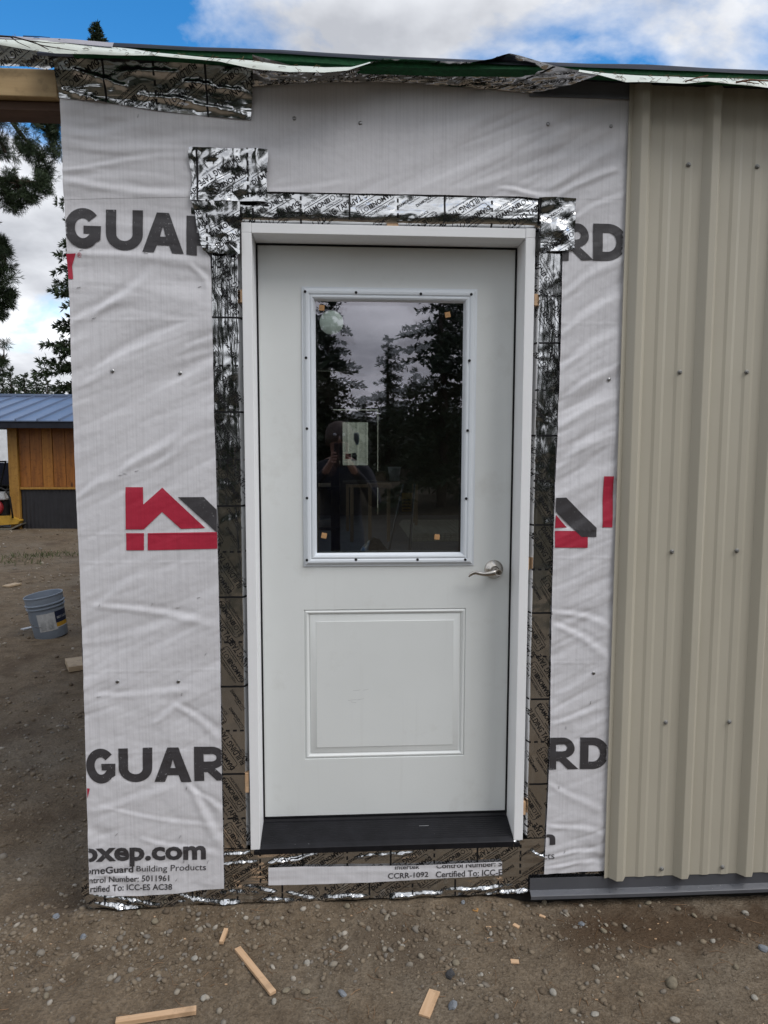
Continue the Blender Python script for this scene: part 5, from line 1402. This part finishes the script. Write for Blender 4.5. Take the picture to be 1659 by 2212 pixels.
lbl = band('paper_label', PAPER, .075, .225, -34, 28, bk, torn=.006)
band('navy_panel', NAVY, .130, .228, 24, 78, bk, .0020); band('amber_panel', AMBER, .094, .128, 25, 78, bk, .0020); band('white_rim', PAPER, .086, .0935, 25, 78, bk, .0018)
v, t = text2d('BEST LOOK', .01, .026, .9)
w = da + np.radians(29 + v[:, 0] / .143 * 57.3); zt = .163 + v[:, 1]; r_ = np.interp(zt, [.008, .24], [.131, .143]) + .0030
Vt = np.stack([bp[0] + r_ * np.cos(w), bp[1] + r_ * np.sin(w), bz + zt], -1); Vt = (Vt - pv) @ np.array(tl).T + np.array(pv); mk('label_lettering', Vt, t, PAPER, bk)
sm = MB()
for r_ in range(12):
    for c_ in range(2):
        a_ = da + math.radians(-28 + c_ * 26); b_ = a_ + math.radians(18 + 4 * gnoise(r_ * 1.7, c_ + .4, 3)); z = .090 + r_ * .0105
        q = [(bp[0] + .1395 * math.cos(x) * (1 + .03 * (z - .09)), bp[1] + .1395 * math.sin(x) * (1 + .03 * (z - .09)), bz + z) for x in np.linspace(a_, b_, 5)]
        sm.tube((np.array(q) - pv) @ np.array(tl).T + np.array(pv), .0014, 3, False)
sm.build('label_small_print', simple('grey_ink', (.20, .21, .21), .7), bk)
ha = da + math.radians(-62); hv = [(bp[0] + (.150 + .03 * math.sin(math.pi * k / 12)) * math.cos(ha + math.radians(k * 3)), bp[1] + (.150 + .03 * math.sin(math.pi * k / 12)) * math.sin(ha + math.radians(k * 3)), bz + .272 - .15 * math.sin(math.pi * k / 12 * .5) ** .8) for k in range(13)]
MB().tube((np.array(hv) - pv) @ np.array(tl).T + np.array(pv), .0028, 6).build('handle', FLASH, bk, True)

# ------------------------------------------------------------------ the far shed
SY = 11.9
shed = thing('cedar_shed', 'open sided shed with blue steel roof, orange brown boards and dark corrugated base', 'shed', (*W(100, 1138, SY)[:2], -.03))
X0s = W(22, 1000, SY)[0]; XE = W(300, 1000, SY)[0] + 1.2; zm = W(100, 1053, SY)[2]; ze = W(100, 925, SY)[2]
px0 = W(43, 1000, SY)[0]; k = 0; x = px0
wv = [.21, .23, .20, .24, .22, .25, .21, .22]
while x < XE:
    w_ = wv[k % 8]; dy = .006 * ((k * 7) % 3)
    MB().box(x + .004, min(x + w_ - .004, XE), SY - .022 - dy, SY, zm + .01, ze + .02, .003).build('board', CEDAR2 if k in (5, 9, 2) else CEDAR, shed); x += w_; k += 1
MB().box(px0, XE, SY + .002, SY + .04, -.04, ze + .02).build('backing', UNDER, shed)
MB().box(px0 + .0, XE, SY - .055, SY - .024, zm - .035, zm + .008, .004).build('ledge_rail', GOLD, shed)
co = []; X_ = np.arange(px0 + .02, XE, .018)
for k, xx in enumerate(X_): co += [(xx, SY - .010 - .014 * (.5 + .5 * math.cos(2 * math.pi * xx / .076)), z) for z in (-.06, zm - .037)]
mk('corrugated_base', co, [[2 * k, 2 * k + 2, 2 * k + 3, 2 * k + 1] for k in range(len(X_) - 1)], DARKCORR, shed, True)
MB().box(X0s, px0 - .004, SY - .085, SY + .07, -.06, ze + .03, .006).build('corner_post', GOLD, shed)
zf0, zf1 = W(100, 925, SY - .45)[2], W(100, 909, SY - .45)[2]; XL = X0s - 5.5
MB().box(XL, XE + .3, SY - .45, SY - .41, zf0, zf1, .004).build('fascia', UNDER, shed)
MB().box(XL, XE + .3, SY - .409, SY + 3.5, zf1 - .08, zf1 - .06).build('soffit', UNDER, shed)
zr = W(100, 857, SY + 2.4)[2]
yA, zA, yB, zB = SY - .47, zf1 + .004, SY + 2.4, zr
x = XE + .28; k = 0
while x > XL:
    x2 = x - .40
    MB().add([(x2 + .004, yA, zA), (x - .004, yA, zA), (x - .004, yB, zB), (x2 + .004, yB, zB), (x2 + .004, yA, zA - .02), (x - .004, yA, zA - .02), (x - .004, yB, zB - .02), (x2 + .004, yB, zB - .02)],
             [(0, 1, 2, 3), (0, 4, 5, 1), (1, 5, 6, 2), (2, 6, 7, 3), (3, 7, 4, 0), (4, 7, 6, 5)]).build('roof_pan', BLUEROOF, shed)
    s = MB(); 
    s.add([(x - .012, yA - .005, zA), (x + .012, yA - .005, zA), (x + .012, yB, zB), (x - .012, yB, zB), (x - .008, yA - .005, zA + .035), (x + .008, yA - .005, zA + .035), (x + .008, yB, zB + .035), (x - .008, yB, zB + .035)], [(4, 5, 6, 7), (0, 4, 7, 3), (1, 2, 6, 5), (0, 1, 5, 4), (2, 3, 7, 6)])
    s.build('roof_seam', BLUEROOF, shed); x = x2; k += 1
MB().box(XL, XE + .3, yB - .06, yB + .10, zB - .01, zB + .055, .01).build('ridge_cap', BLUEROOF, shed)
for xx in (XL + .2, XL + 2.6): MB().box(xx, xx + .14, SY - .08, SY + .06, -.06, zf0 + .02, .006).build('corner_post', GOLD, shed)

# plate compactor
cp = G(-22, 1143, -.03); ct = thing('plate_compactor', 'yellow plate compactor with a red and white engine beside the shed post', 'compactor', (cp[0], cp[1], -.03))
cx, cyy, S_ = cp[0], cp[1] + .1, 1.


def cb(name, mat, boxes, bev=.01):
    m = MB()
    for b in boxes: m.box(cx + b[0], cx + b[1], cyy + b[2], cyy + b[3], -.03 + b[4], -.03 + b[5], bev)
    return m.build(name, mat, ct)


pl = MB(); pl.add([(cx + a, cyy + b, -.03 + c) for b in (-.24, .24) for a, c in ((-.42, .02), (-.32, 0), (.46, 0), (.66, .10), (.66, .125), (.45, .03), (-.30, .03), (-.42, .05))], [(0, 1, 2, 3, 4, 5, 6, 7)[::-1], tuple(range(8, 16))] + [(k, (k + 1) % 8, 8 + (k + 1) % 8, 8 + k) for k in range(8)])
pl.build('base_plate', simple('worn_steel', (.16, .15, .12), .5, .3, .5, .3, 14), ct)
bd = MB(); bd.add([(cx + a, cyy + b, -.03 + c) for b in (-.20, .20) for a, c in ((-.30, .05), (.58, .11), (.62, .17), (.44, .26), (-.28, .27))], [(4, 3, 2, 1, 0), (5, 6, 7, 8, 9)] + [(k, (k + 1) % 5, 5 + (k + 1) % 5, 5 + k) for k in range(5)]); bd.build('engine_deck', YELLOW, ct)
en = MB().lathe([(.02, 0), (.15, .0), (.17, .02), (.17, .10), (.13, .13), (.05, .135)], (cx + .12, cyy - .10, .40), (0, -1, 0), 24); smooth_by_angle(en.build('recoil_starter', RED, ct, True), 30)
cb('engine_block', RUBBER, [(-.12, .32, -.12, .16, .26, .56)]); cb('fuel_tank', PAPER, [(-.08, .36, -.20, .12, .57, .72)], .03)
MB().lathe([(.05, 0), (.05, .03), (.02, .035)], (cx + .14, cyy - .05, .69), n=16).build('fuel_cap', RUBBER, ct, True)
for b in (-.22, .22): MB().tube([(cx + .50, cyy + b, .20), (cx + .46, cyy + b, .60), (cx + .38, cyy + b, .74), (cx + .25, cyy + b, .80), (cx - .30, cyy + b, .82), (cx - .36, cyy + b, .30)], .018, 8).build('guard_bar', RUBBER, ct, True)
MB().tube([(cx + .38, cyy - .22, .74), (cx + .38, cyy + .22, .74)], .018, 8).build('guard_bar', RUBBER, ct, True)
MB().tube([(cx - .05, cyy - .2, .30), (cx + .16, cyy - .2, 1.05), (cx + .22, cyy - .2, 1.28), (cx + .22, cyy + .2, 1.28), (cx + .16, cyy + .2, 1.05), (cx - .05, cyy + .2, .3)], .017, 8).build('handle', RUBBER, ct, True)

# pickup truck behind, its tail showing left of the shed post
ty = 16.0; tq = W(8, 1040, ty); tr_ = thing('pickup_truck', 'dark navy pickup truck parked behind the shed post at the left edge', 'truck', (tq[0] - 1.5, ty, -.03))
TX = W(30, 1000, ty)[0]
b = MB()
side = [(-5.3, .55), (-5.35, .95), (-4.0, 1.12), (-3.3, 1.72), (-1.9, 1.74), (-1.55, 1.18), (0, 1.16), (.02, .62), (-.55, .60), (-.62, .80), (-.95, .96), (-1.3, .80), (-1.38, .55), (-3.9, .50), (-4.0, .78), (-4.3, .92), (-4.62, .78), (-4.7, .55)]
b.add([(TX + a, y, c) for y in (ty, ty + 1.8) for a, c in side], [tuple(range(len(side)))[::-1], tuple(range(len(side), 2 * len(side)))] + [(k, (k + 1) % len(side), len(side) + (k + 1) % len(side), len(side) + k) for k in range(len(side))])
b.build('body', TRUCK, tr_)
for a in (-.96, -4.32):
    for y in (ty - .02, ty + 1.56):
        wh = smooth_by_angle(MB().lathe([(.19, 0), (.35, .0), (.385, .03), (.385, .20), (.35, .24), (.1, .24)], (TX + a, y + .24, .355), (0, -1, 0), 28).build('tyre', RUBBER, tr_, True), 30)
        MB().lathe([(.02, .21), (.07, .235), (.08, .22), (.17, .225), (.195, .245)], (TX + a, y + .24, .355), (0, -1, 0), 20, True, False).build('rim', STEEL, tr_, True)
        sp2 = MB()
        for k in range(6): w = k * math.pi / 3; sp2.tube([(TX + a + .05 * math.cos(w), y - .0, .355 + .05 * math.sin(w)), (TX + a + .18 * math.cos(w), y - .0, .355 + .18 * math.sin(w))], .022, 6)
        sp2.build('wheel_spokes', STEEL, tr_)
MB().box(TX - 3.2, TX - 2.0, ty - .004, ty - .001, 1.2, 1.62).build('side_window', GLASS_FAR, tr_)
MB().box(TX - .04, TX + .03, ty + .02, ty + .16, .85, 1.12, .01).build('tail_light', RED, tr_)
MB().box(TX - .05, TX + .10, ty, ty + 1.8, .48, .64, .02).build('bumper', STEEL, tr_)
wt = W(0, 960, 20.); wh_ = thing('white_trailer', 'white box trailer standing behind the pickup at the left edge', 'trailer', (W(-20, 1000, 20.)[0], 20, -.03)); TX2 = W(19, 960, 20.)[0]
bx = MB().box(TX2 - 5, TX2, 20, 22.2, .55, W(10, 918, 20.)[2], .03); bx.build('box_body', simple('white_panel', (.74, .76, .78), .4), wh_)
MB().box(TX2 + .001, TX2 + .02, 20.05, 22.1, .55, 2.4).build('rear_frame', FLASH, wh_)
for a in (-1.4, -2.3): MB().lathe([(.1, 0), (.33, 0), (.34, .18), (.1, .2)], (TX2 + a, 20.2, .31), (0, -1, 0), 22).build('wheel', RUBBER, wh_)
for q in ((62, 1203), (100, 1201), (118, 1196), (40, 1215)):
    c = G(*q); V, F, = [], []
    for k in range(70):
        x, y = c[0] + rng.normal(0, .22), c[1] + rng.normal(0, .10); z = zg(x, y); a = rng.uniform(0, 6.28); h = rng.uniform(.03, .09); l = rng.normal(0, .03, 2)
        V += [(x - .006 * math.cos(a), y - .006 * math.sin(a), z), (x + .006 * math.cos(a), y + .006 * math.sin(a), z), (x + l[0], y + l[1], z + h)]; F.append([3 * k, 3 * k + 1, 3 * k + 2])
    tag(mk('grass_tuft', V, F, GRASS, loc=(c[0], c[1], zg(c[0], c[1]))), 'sparse green grass growing in the dirt near the shed', None, None, 'stuff')

# ------------------------------------------------------------------ trees
def blades(P, D, Ln, Wd, n):
    """n thin needle sprays at every point P, around the direction D"""
    P = np.repeat(P, n, 0); D = np.repeat(D, n, 0); Ln = np.repeat(Ln, n); k = len(P)
    d = D + rng.normal(0, .62, (k, 3)); d /= np.linalg.norm(d, axis=1)[:, None]
    s = np.cross(d, rng.normal(size=(k, 3))); s /= np.linalg.norm(s, axis=1)[:, None]
    l = (Ln * rng.uniform(.6, 1.25, k))[:, None]; w = l * Wd
    v = np.stack([P - s * w * .35, P + d * l * .55 - s * w, P + d * l, P + d * l * .5 + s * w], 1)
    return v.reshape(-1, 3), np.arange(4 * k).reshape(k, 4)


def conifer(name, label, H, Rb, seed, group=None, dens=1., base=.08, leaf=None, power=.85, ragged=.35, size=.30, cat='tree', fine=.15, nbl=4):
    global rng
    keep = rng; rng = np.random.default_rng(seed)
    t = thing(name, label, cat, (0, 0, 0), group)
    MB().tube([(0, 0, -.1), (.02 * H * .1, 0, H * .3), (-.01 * H * .1, .01, H * .7), (0, 0, H * .99)], [H * .020, H * .015, H * .008, .015], 8).build('trunk', BARK, t, True)
    lim = MB(); PP, DD, LL = [], [], []
    z = H * base; nb = int(9 * H * dens)
    for b in range(nb):
        f = (b + rng.uniform(0, 1)) / nb; f = f ** .9; z = H * (base + (1 - base) * f)
        Lb = Rb * (1 - f) ** power * rng.uniform(1 - ragged, 1 + ragged * .6) + .12
        a = rng.uniform(0, 2 * np.pi); up = .28 * f - .12; n = max(3, int(Lb / .17))
        s = np.linspace(.06, 1, n); r = Lb * s; dz = Lb * (up * s - .32 * s * s + .16 * s ** 4)
        x, y = r * np.cos(a), r * np.sin(a); w = .17 * s * Lb * .5
        if Lb > .5: lim.tube([(x[0], y[0], z + dz[0]), (x[n // 2], y[n // 2], z + dz[n // 2]), (x[-1], y[-1], z + dz[-1])], [.012 + .012 * Lb * .5, .008 + .004 * Lb, .004], 4)
        for rep in range(3):
            o = rng.normal(0, 1, n) * w * (1.1 - .4 * s)
            p = np.stack([x - o * np.sin(a), y + o * np.cos(a), z + dz - np.abs(o) * .35 + rng.normal(0, .05, n)], -1)
            d = np.stack([np.cos(a) - np.sign(o) * np.sin(a) * .6, np.sin(a) + np.sign(o) * np.cos(a) * .6, -.25 + 0 * o + .5 * f], -1)
            PP.append(p); DD.append(d); LL.append(np.full(n, size * (.55 + .45 * (1 - f))))
    v, fcs = blades(np.concatenate(PP), np.concatenate(DD), np.concatenate(LL), fine, nbl)
    lim.build('limbs', BARK, t); mk('crown', v, fcs, leaf or NEEDLE, t)
    rng = keep; return t


def place(t, x, y, s=1., rz=0., sx=1.):
    t.location = (x, y, float(ground_z(x, y)) - .05); t.scale = (s * sx, s * sx, s); t.rotation_euler = (0, 0, rz); return t


def put_px(t, px, Y, H0, top_py, sign=1, rz=0., sx=1.):
    """stand a tree at the pixel column px and depth Y so its top meets top_py; sign -1 puts it behind the photographer (seen in the glass)"""
    p = W(px, top_py, Y); z0 = float(ground_z(p[0], sign * Y)); return place(t, p[0], sign * Y, (p[2] - z0) / H0, rz, sx)


spruce = conifer('spruce_tree', 'tall narrow dark spruce half hidden behind the left wall corner, its tip above the roof', 16., 2.3, 21, dens=2.8, size=.25, power=.75, fine=.10, nbl=13)
put_px(spruce, 212, 27., 16., 54)
fir = conifer('fir_tree', 'pointed dark conifer beyond the blue roof, left part', 9., 1.9, 33, 'conifers beyond the far shed', dens=1.2, size=.36)
pine = conifer('pine_tree', 'loose bushy pine standing behind the photographer, mirrored in the right of the glass', 13., 3.2, 45, None, dens=.9, base=.10, leaf=NEEDLE2, power=.5, ragged=.55, size=.42)
fir2 = conifer('fir_tree', 'dense dark fir behind the photographer, mirrored in the left of the glass', 12., 2.5, 57, None, dens=1.2, size=.40, power=.6)
put_px(fir, 22, 52., 9., 792)
far_l = [(52, 55., 806, 'small yellowish green conifer beyond the blue roof'), (78, 60., 815, 'short bushy conifer beyond the blue roof'), (102, 58., 818, 'low conifer beyond the blue roof beside the spruce'), (128, 62., 822, 'low dark conifer beyond the blue roof at the spruce foot'),
         (-30, 50., 770, 'dark conifer beyond the blue roof at the left picture edge'), (5, 62., 805, 'dim conifer far beyond the blue roof at the left'), (38, 70., 812, 'faint far conifer beyond the blue roof'), (66, 72., 822, 'faint far low conifer beyond the blue roof'), (92, 75., 826, 'tiny far conifer beyond the blue roof')]
for k, (px, Y, tp, lab) in enumerate(far_l):
    c = copy_tree(fir); c['label'] = lab; put_px(c, px, Y, 9., tp, 1, k * 1.3, 1.25)
# mirrored trees behind the photographer
put_px(pine, 955, 17., 13., 520, -1, .4); put_px(fir2, 716, 26., 12., 615, -1, 1.)
c = copy_tree(fir); c['label'] = 'pointed conifer behind the photographer, mirrored in the middle of the glass'; c['group'] = 'conifers behind the photographer'; put_px(c, 840, 34., 9., 728, -1, 2., 1.15)
c = copy_tree(pine); c['label'] = 'broad loose pine behind the photographer, mirrored at the right edge of the glass'; put_px(c, 1045, 20., 13., 400, -1, 2.2)
c = copy_tree(fir); c['label'] = 'shorter conifer behind the photographer, mirrored right of the middle'; c['group'] = 'conifers behind the photographer'; put_px(c, 893, 44., 9., 800, -1, 4., 1.2)
r2 = np.random.default_rng(5)
for px_, Y_, tp_, lab_ in ((600, 23., 330, 'tall dark fir behind the photographer, mirrored in the tape left of the door head'), (478, 20., -150, 'very tall dark fir behind the photographer, mirrored in the square foil patch'), (400, 17., -120, 'tall dark fir behind the photographer, left of the one mirrored in the square foil patch'), (552, 26., -60, 'tall dark fir behind the photographer, right of the one mirrored in the square foil patch'), (330, 24., -200, 'tall fir far left behind the photographer'), (1225, 21., 40, 'tall dark fir behind the photographer, mirrored in the foil right of the door'), (1420, 24., -100, 'tall fir far right behind the photographer')):
    c = copy_tree(fir2); c['label'] = lab_; c['group'] = 'tall firs behind the photographer'; put_px(c, px_, Y_, 12., tp_, -1, px_ * .01, .8)
for k in range(58):
    src = (fir, fir2, fir, pine)[k % 4]; c = copy_tree(src); c['label'] = 'dark forest conifer far behind the photographer'; c['group'] = 'forest conifers behind the photographer'
    a = -72 + 144 * (k + r2.uniform(-.3, .3)) / 57; d = r2.uniform(38, 62); x, y = d * math.sin(math.radians(a)), -d * math.cos(math.radians(a)) - 2
    h = r2.uniform(5.2, 8.0) * (1.35 if abs(a) > 22 else .82); place(c, x, y, h / {fir: 9., fir2: 12., pine: 13.}[src], r2.uniform(0, 6), 1.5)
uw = []
P_ = np.stack([r2.uniform(-90, 90, 5200), -r2.uniform(36, 66, 5200), r2.uniform(.1, 3.2, 5200)], -1)
v, fcs = blades(P_, np.tile([0, 0, .5], (5200, 1)), np.full(5200, 1.1), .35, 3)
tag(mk('forest_undergrowth', v, fcs, NEEDLE, loc=(0, -50, 0)), 'dark undergrowth filling the forest edge behind the photographer', None, None, 'stuff')
P_ = np.stack([r2.uniform(-60, 2, 1500), r2.uniform(48, 60, 1500), r2.uniform(.1, 2.6, 1500)], -1)
v, fcs = blades(P_, np.tile([0, 0, .5], (1500, 1)), np.full(1500, .8), .35, 3)
tag(mk('forest_undergrowth', v, fcs, SHRUB, loc=(-20, 54, 0)), 'olive shrubs along the forest edge beyond the shed', None, None, 'stuff')

# near pine at the left: only its drooping branches reach the picture
NY = 6.2
npn = thing('overhanging_pine', 'near pine whose drooping needle clad branches hang below the porch beam at the left', 'tree', (*W(-330, 1000, NY)[:2], -.05))
tx = npn.location[0]
MB().tube([(tx, NY, -.1), (tx + .05, NY, 3), (tx - .05, NY, 7), (tx, NY, 11)], [.26, .21, .13, .03], 12).build('trunk', BARK, npn, True)
BR = [  # limb polyline px, depth offset, clumps (px, py, radius px, count)
    ([(-330, -60), (-100, 130), (8, 236), (46, 292), (80, 330)], 0, [(55, 300, 20, 70), (72, 322, 20, 80), (90, 345, 18, 80), (60, 330, 22, 70), (100, 362, 12, 45), (86, 376, 10, 35), (40, 300, 14, 30), (20, 250, 14, 24), (115, 330, 14, 50)]),
    ([(-330, -90), (-60, 120), (30, 232), (86, 272), (120, 300)], .5, [(95, 262, 18, 70), (112, 285, 18, 80), (122, 310, 14, 60), (72, 250, 16, 45), (105, 240, 18, 60), (125, 245, 14, 60), (60, 236, 14, 40), (128, 275, 12, 50), (35, 236, 12, 24)]),
    ([(-330, 90), (-100, 260), (-10, 285), (12, 330)], .2, [(-5, 270, 16, 40), (4, 300, 14, 40), (10, 325, 10, 26), (-10, 330, 14, 30), (4, 240, 16, 40)]),
    ([(-330, 200), (-110, 350), (-20, 384), (40, 392), (100, 396)], -.2, [(-10, 392, 20, 60), (14, 398, 18, 70), (40, 400, 20, 90), (64, 402, 17, 70), (94, 392, 11, 60), (84, 402, 12, 50), (30, 426, 16, 70), (55, 430, 15, 60), (10, 430, 14, 40), (40, 446, 11, 34), (20, 390, 12, 30), (72, 424, 12, 30), (35, 385, 10, 26)]),
    ([(-330, 330), (-110, 470), (-20, 530), (12, 560)], .1, [(-10, 520, 16, 70), (5, 545, 16, 80), (12, 575, 12, 50), (0, 590, 14, 60), (8, 520, 8, 30), (-14, 570, 18, 70), (4, 610, 12, 40)]),
    ([(-330, 430), (-120, 570), (-20, 620), (25, 640)], .3, [(-6, 632, 18, 80), (14, 640, 13, 70), (28, 630, 7, 26), (10, 660, 14, 70), (0, 680, 12, 50), (-12, 655, 16, 60)]),
    ([(-330, 620), (-120, 720), (-30, 760), (8, 775)], .4, [(-10, 770, 14, 50), (4, 780, 9, 34), (-4, 800, 12, 40), (10, 742, 5, 14)])]
lim = MB(); PP, DD = [], []
for pl_, dY, clumps in BR:
    Y = NY + dY; q = [W(a, b, Y + (0 if i else 0)) for i, (a, b) in enumerate(pl_)]; q[0] = np.array([tx, NY, q[0][2]])
    n = len(q); lim.tube(q, [.05 * (1 - k / n) ** 1.3 + .007 for k in range(n)], 6)
    for k in range(16):                                            # foliage along the limb between the trunk and the picture edge
        t_k = rng.uniform(.15, .95); c0 = q[0] + (q[1] - q[0]) * t_k if k < 11 else q[1] + (q[2] - q[1]) * rng.uniform(0, .6)
        c2 = c0 + rng.normal(0, .16, 3) - [0, 0, .08]; lim.tube([c0, (c0 + c2) / 2 + [0, 0, .02], c2], [.008, .005, .002], 3)
        p = c2 + rng.normal(0, .085, (34, 3)); PP.append(p); DD.append((p - c2) / .1 + [.15, 0, -.15])
    for (a, b, r_, c_) in clumps:
        ctr = W(a, b, Y); R_ = r_ / FPX * (Y + 2.36)
        near_ = min(q[1:], key=lambda z: np.linalg.norm(z - ctr)); lim.tube([near_, (near_ + ctr) / 2 + [0, 0, .03], ctr], [.010, .006, .003], 4)
        for j in range(max(3, c_ // 12)):
            e = ctr + rng.normal(0, .55, 3) * R_; lim.tube([ctr, (ctr + e) / 2 + [0, 0, .01], e], [.005, .004, .002], 3)
        for sub in range(4):
            c2 = ctr + rng.normal(0, .62, 3) * R_; lim.tube([ctr, (ctr + c2) / 2 + [0, 0, .015], c2], [.005, .004, .002], 3)
            ax = rng.normal(0, 1, 3); ax /= np.linalg.norm(ax); p = c2 + rng.normal(0, .17, (int(c_ * .42) + 2, 3)) * R_ + ax * rng.normal(0, .34, (int(c_ * .42) + 2, 1)) * R_; PP.append(p); DD.append((p - c2) / R_ * 1.6 + ax * .4 + [.1, 0, -.15])
lim.build('limbs', BARK, npn)
PP = np.concatenate(PP); DD = np.concatenate(DD); v, fcs = blades(PP, DD, np.full(len(PP), .072), .034, 9); mk('needle_clumps', v, fcs, NEEDLE, npn)

# ------------------------------------------------------------------ the photographer, seen only as a dim mirror image in the glass
def photographer():
    px, py = CAM[0], CAM[1] - .50
    t = thing('person', 'person in dark jacket and trousers holding up a phone, faintly mirrored in the door glass', 'person', (px, py, -.035))
    J = {}; E_ = []; names = []

    def j(n, p, r, frm=None):
        J[n] = (p, r); names.append(n)
        if frm: E_.append((names.index(frm), names.index(n)))
    j('pelvis', (0, 0, .98), (.165, .115)); j('waist', (0, .01, 1.12), (.15, .105), 'pelvis'); j('chest', (0, .015, 1.33), (.175, .12), 'waist'); j('collar', (0, .01, 1.47), (.11, .085), 'chest')
    j('neck', (0, .03, 1.54), (.058, .06), 'collar'); j('jaw', (0, .055, 1.61), (.070, .082), 'neck'); j('head', (0, .05, 1.69), (.078, .098), 'jaw'); j('crown', (0, .035, 1.765), (.060, .075), 'head')
    for s in (-1, 1):
        a = 'lr'[s > 0]
        j('shoulder' + a, (s * .185, .01, 1.43), (.075, .075), 'collar'); j('elbow' + a, (s * .255, .16, 1.20), (.050, .050), 'shoulder' + a); j('fore' + a, (s * .16, .32, 1.37), (.040, .040), 'elbow' + a)
        j('wrist' + a, (s * .075, .435, 1.475), (.030, .026), 'fore' + a); j('palm' + a, (s * .055, .462, 1.52), (.022, .036), 'wrist' + a)
        for k, (dz, ln) in enumerate(((.050, .036), (.030, .042), (.010, .040), (-.010, .032))):
            b = (s * .050, .472, 1.525 + dz * .5); j('knuckle%s%d' % (a, k), b, (.010, .010), 'palm' + a)
            j('finger%s%d' % (a, k), (s * .046, .500, 1.525 + dz), (.009, .009), 'knuckle%s%d' % (a, k)); j('tip%s%d' % (a, k), (s * (.046 - ln * .7), .5065, 1.527 + dz), (.008, .008), 'finger%s%d' % (a, k))
        j('thumb' + a, (s * .040, .458, 1.555), (.011, .011), 'palm' + a); j('thumbtip' + a, (s * .018, .470, 1.575), (.009, .009), 'thumb' + a)
        j('hip' + a, (s * .10, 0, .90), (.095, .10), 'pelvis'); j('knee' + a, (s * .12, .02, .50), (.062, .065), 'hip' + a); j('ankle' + a, (s * .13, -.02, .10), (.045, .05), 'knee' + a); j('toe' + a, (s * .15, .14, .04), (.042, .035), 'ankle' + a)
    me = bpy.data.meshes.new('body'); me.from_pydata([J[n][0] for n in names], E_, []); ob = link(bpy.data.objects.new('body', me))
    sk = ob.modifiers.new('skin', 'SKIN'); sk.use_smooth_shade = True
    d = me.skin_vertices[0].data
    for k, n in enumerate(names): d[k].radius = J[n][1]; d[k].use_root = (k == 0)
    sb = ob.modifiers.new('smooth', 'SUBSURF'); sb.levels = 2; sb.render_levels = 2
    dg = bpy.context.evaluated_depsgraph_get(); m2 = bpy.data.meshes.new_from_object(ob.evaluated_get(dg)); m2.name = 'body'
    ob.modifiers.clear(); ob.data = m2; ob.parent = t; ORG[ob.name] = np.array(t.location)
    mats = [simple('skin', (.27, .155, .11), .5, 0, .4, .05), simple('dark_jacket', (.018, .020, .026), .8, 0, .2), simple('dark_trousers', (.020, .022, .034), .85, 0, .2), simple('boots', (.03, .022, .016), .6)]
    m2.materials.clear()
    for q in mats: m2.materials.append(q)
    for p in m2.polygons:
        c = p.center; p.use_smooth = True
        p.material_index = 0 if (c.z > 1.525 and c.y < .2) or c.y > .425 else 3 if c.z < .12 else 2 if c.z < .94 else 1
    L0 = np.array(t.location)
    hm = MB(); hm.lathe([(.098, -.075), (.101, -.02), (.096, .03), (.075, .075), (.04, .098), (.003, .104)], L0 + [0, .030, 1.705], (0, -.25, .97), 24); hm.build('hair', simple('brown_hair', (.05, .03, .02), .7), t, True)
    nm = MB(); nm.add([tuple(L0 + q) for q in np.array([(-.012, .140, 1.655), (.012, .140, 1.655), (0, .172, 1.658), (0, .142, 1.70), (0, .140, 1.648)])], [(0, 2, 3), (2, 1, 3), (0, 4, 2), (4, 1, 2)]); nm.build('nose', mats[0], t, True)
    for s in (-1, 1):
        MB().lathe([(.002, -.011), (.009, -.006), (.012, 0), (.009, .006), (.002, .011)], L0 + [s * .030, .134, 1.702], (0, 1, 0), 12).build('eye', PAPER, t, True)
        MB().lathe([(.004, -.01), (.022, -.006), (.026, 0), (.018, .008), (.003, .009)], L0 + [s * .082, .045, 1.68], (s, 0, 0), 12).build('ear', mats[0], t, True)
    MB().box(L0[0] - .024, L0[0] + .024, L0[1] + .136, L0[1] + .141, L0[2] + 1.625, L0[2] + 1.635, .002).build('mouth', simple('lips', (.30, .11, .09), .5), t)
    zc = CAM[2] - .055; yb = CAM[1] - .020
    ph = thing('phone', 'black phone held upright by the mirrored person', 'phone', (CAM[0], yb, zc))
    MB().box(CAM[0] - .038, CAM[0] + .038, yb - .008, yb, zc - .080, zc + .080, .003).build('phone_body', BLACK, ph)
    MB().box(CAM[0] - .030, CAM[0] - .012, yb + .0005, yb + .002, zc + .02, zc + .07, .0006).build('lens_bar', GLASS_FAR, ph)


photographer()
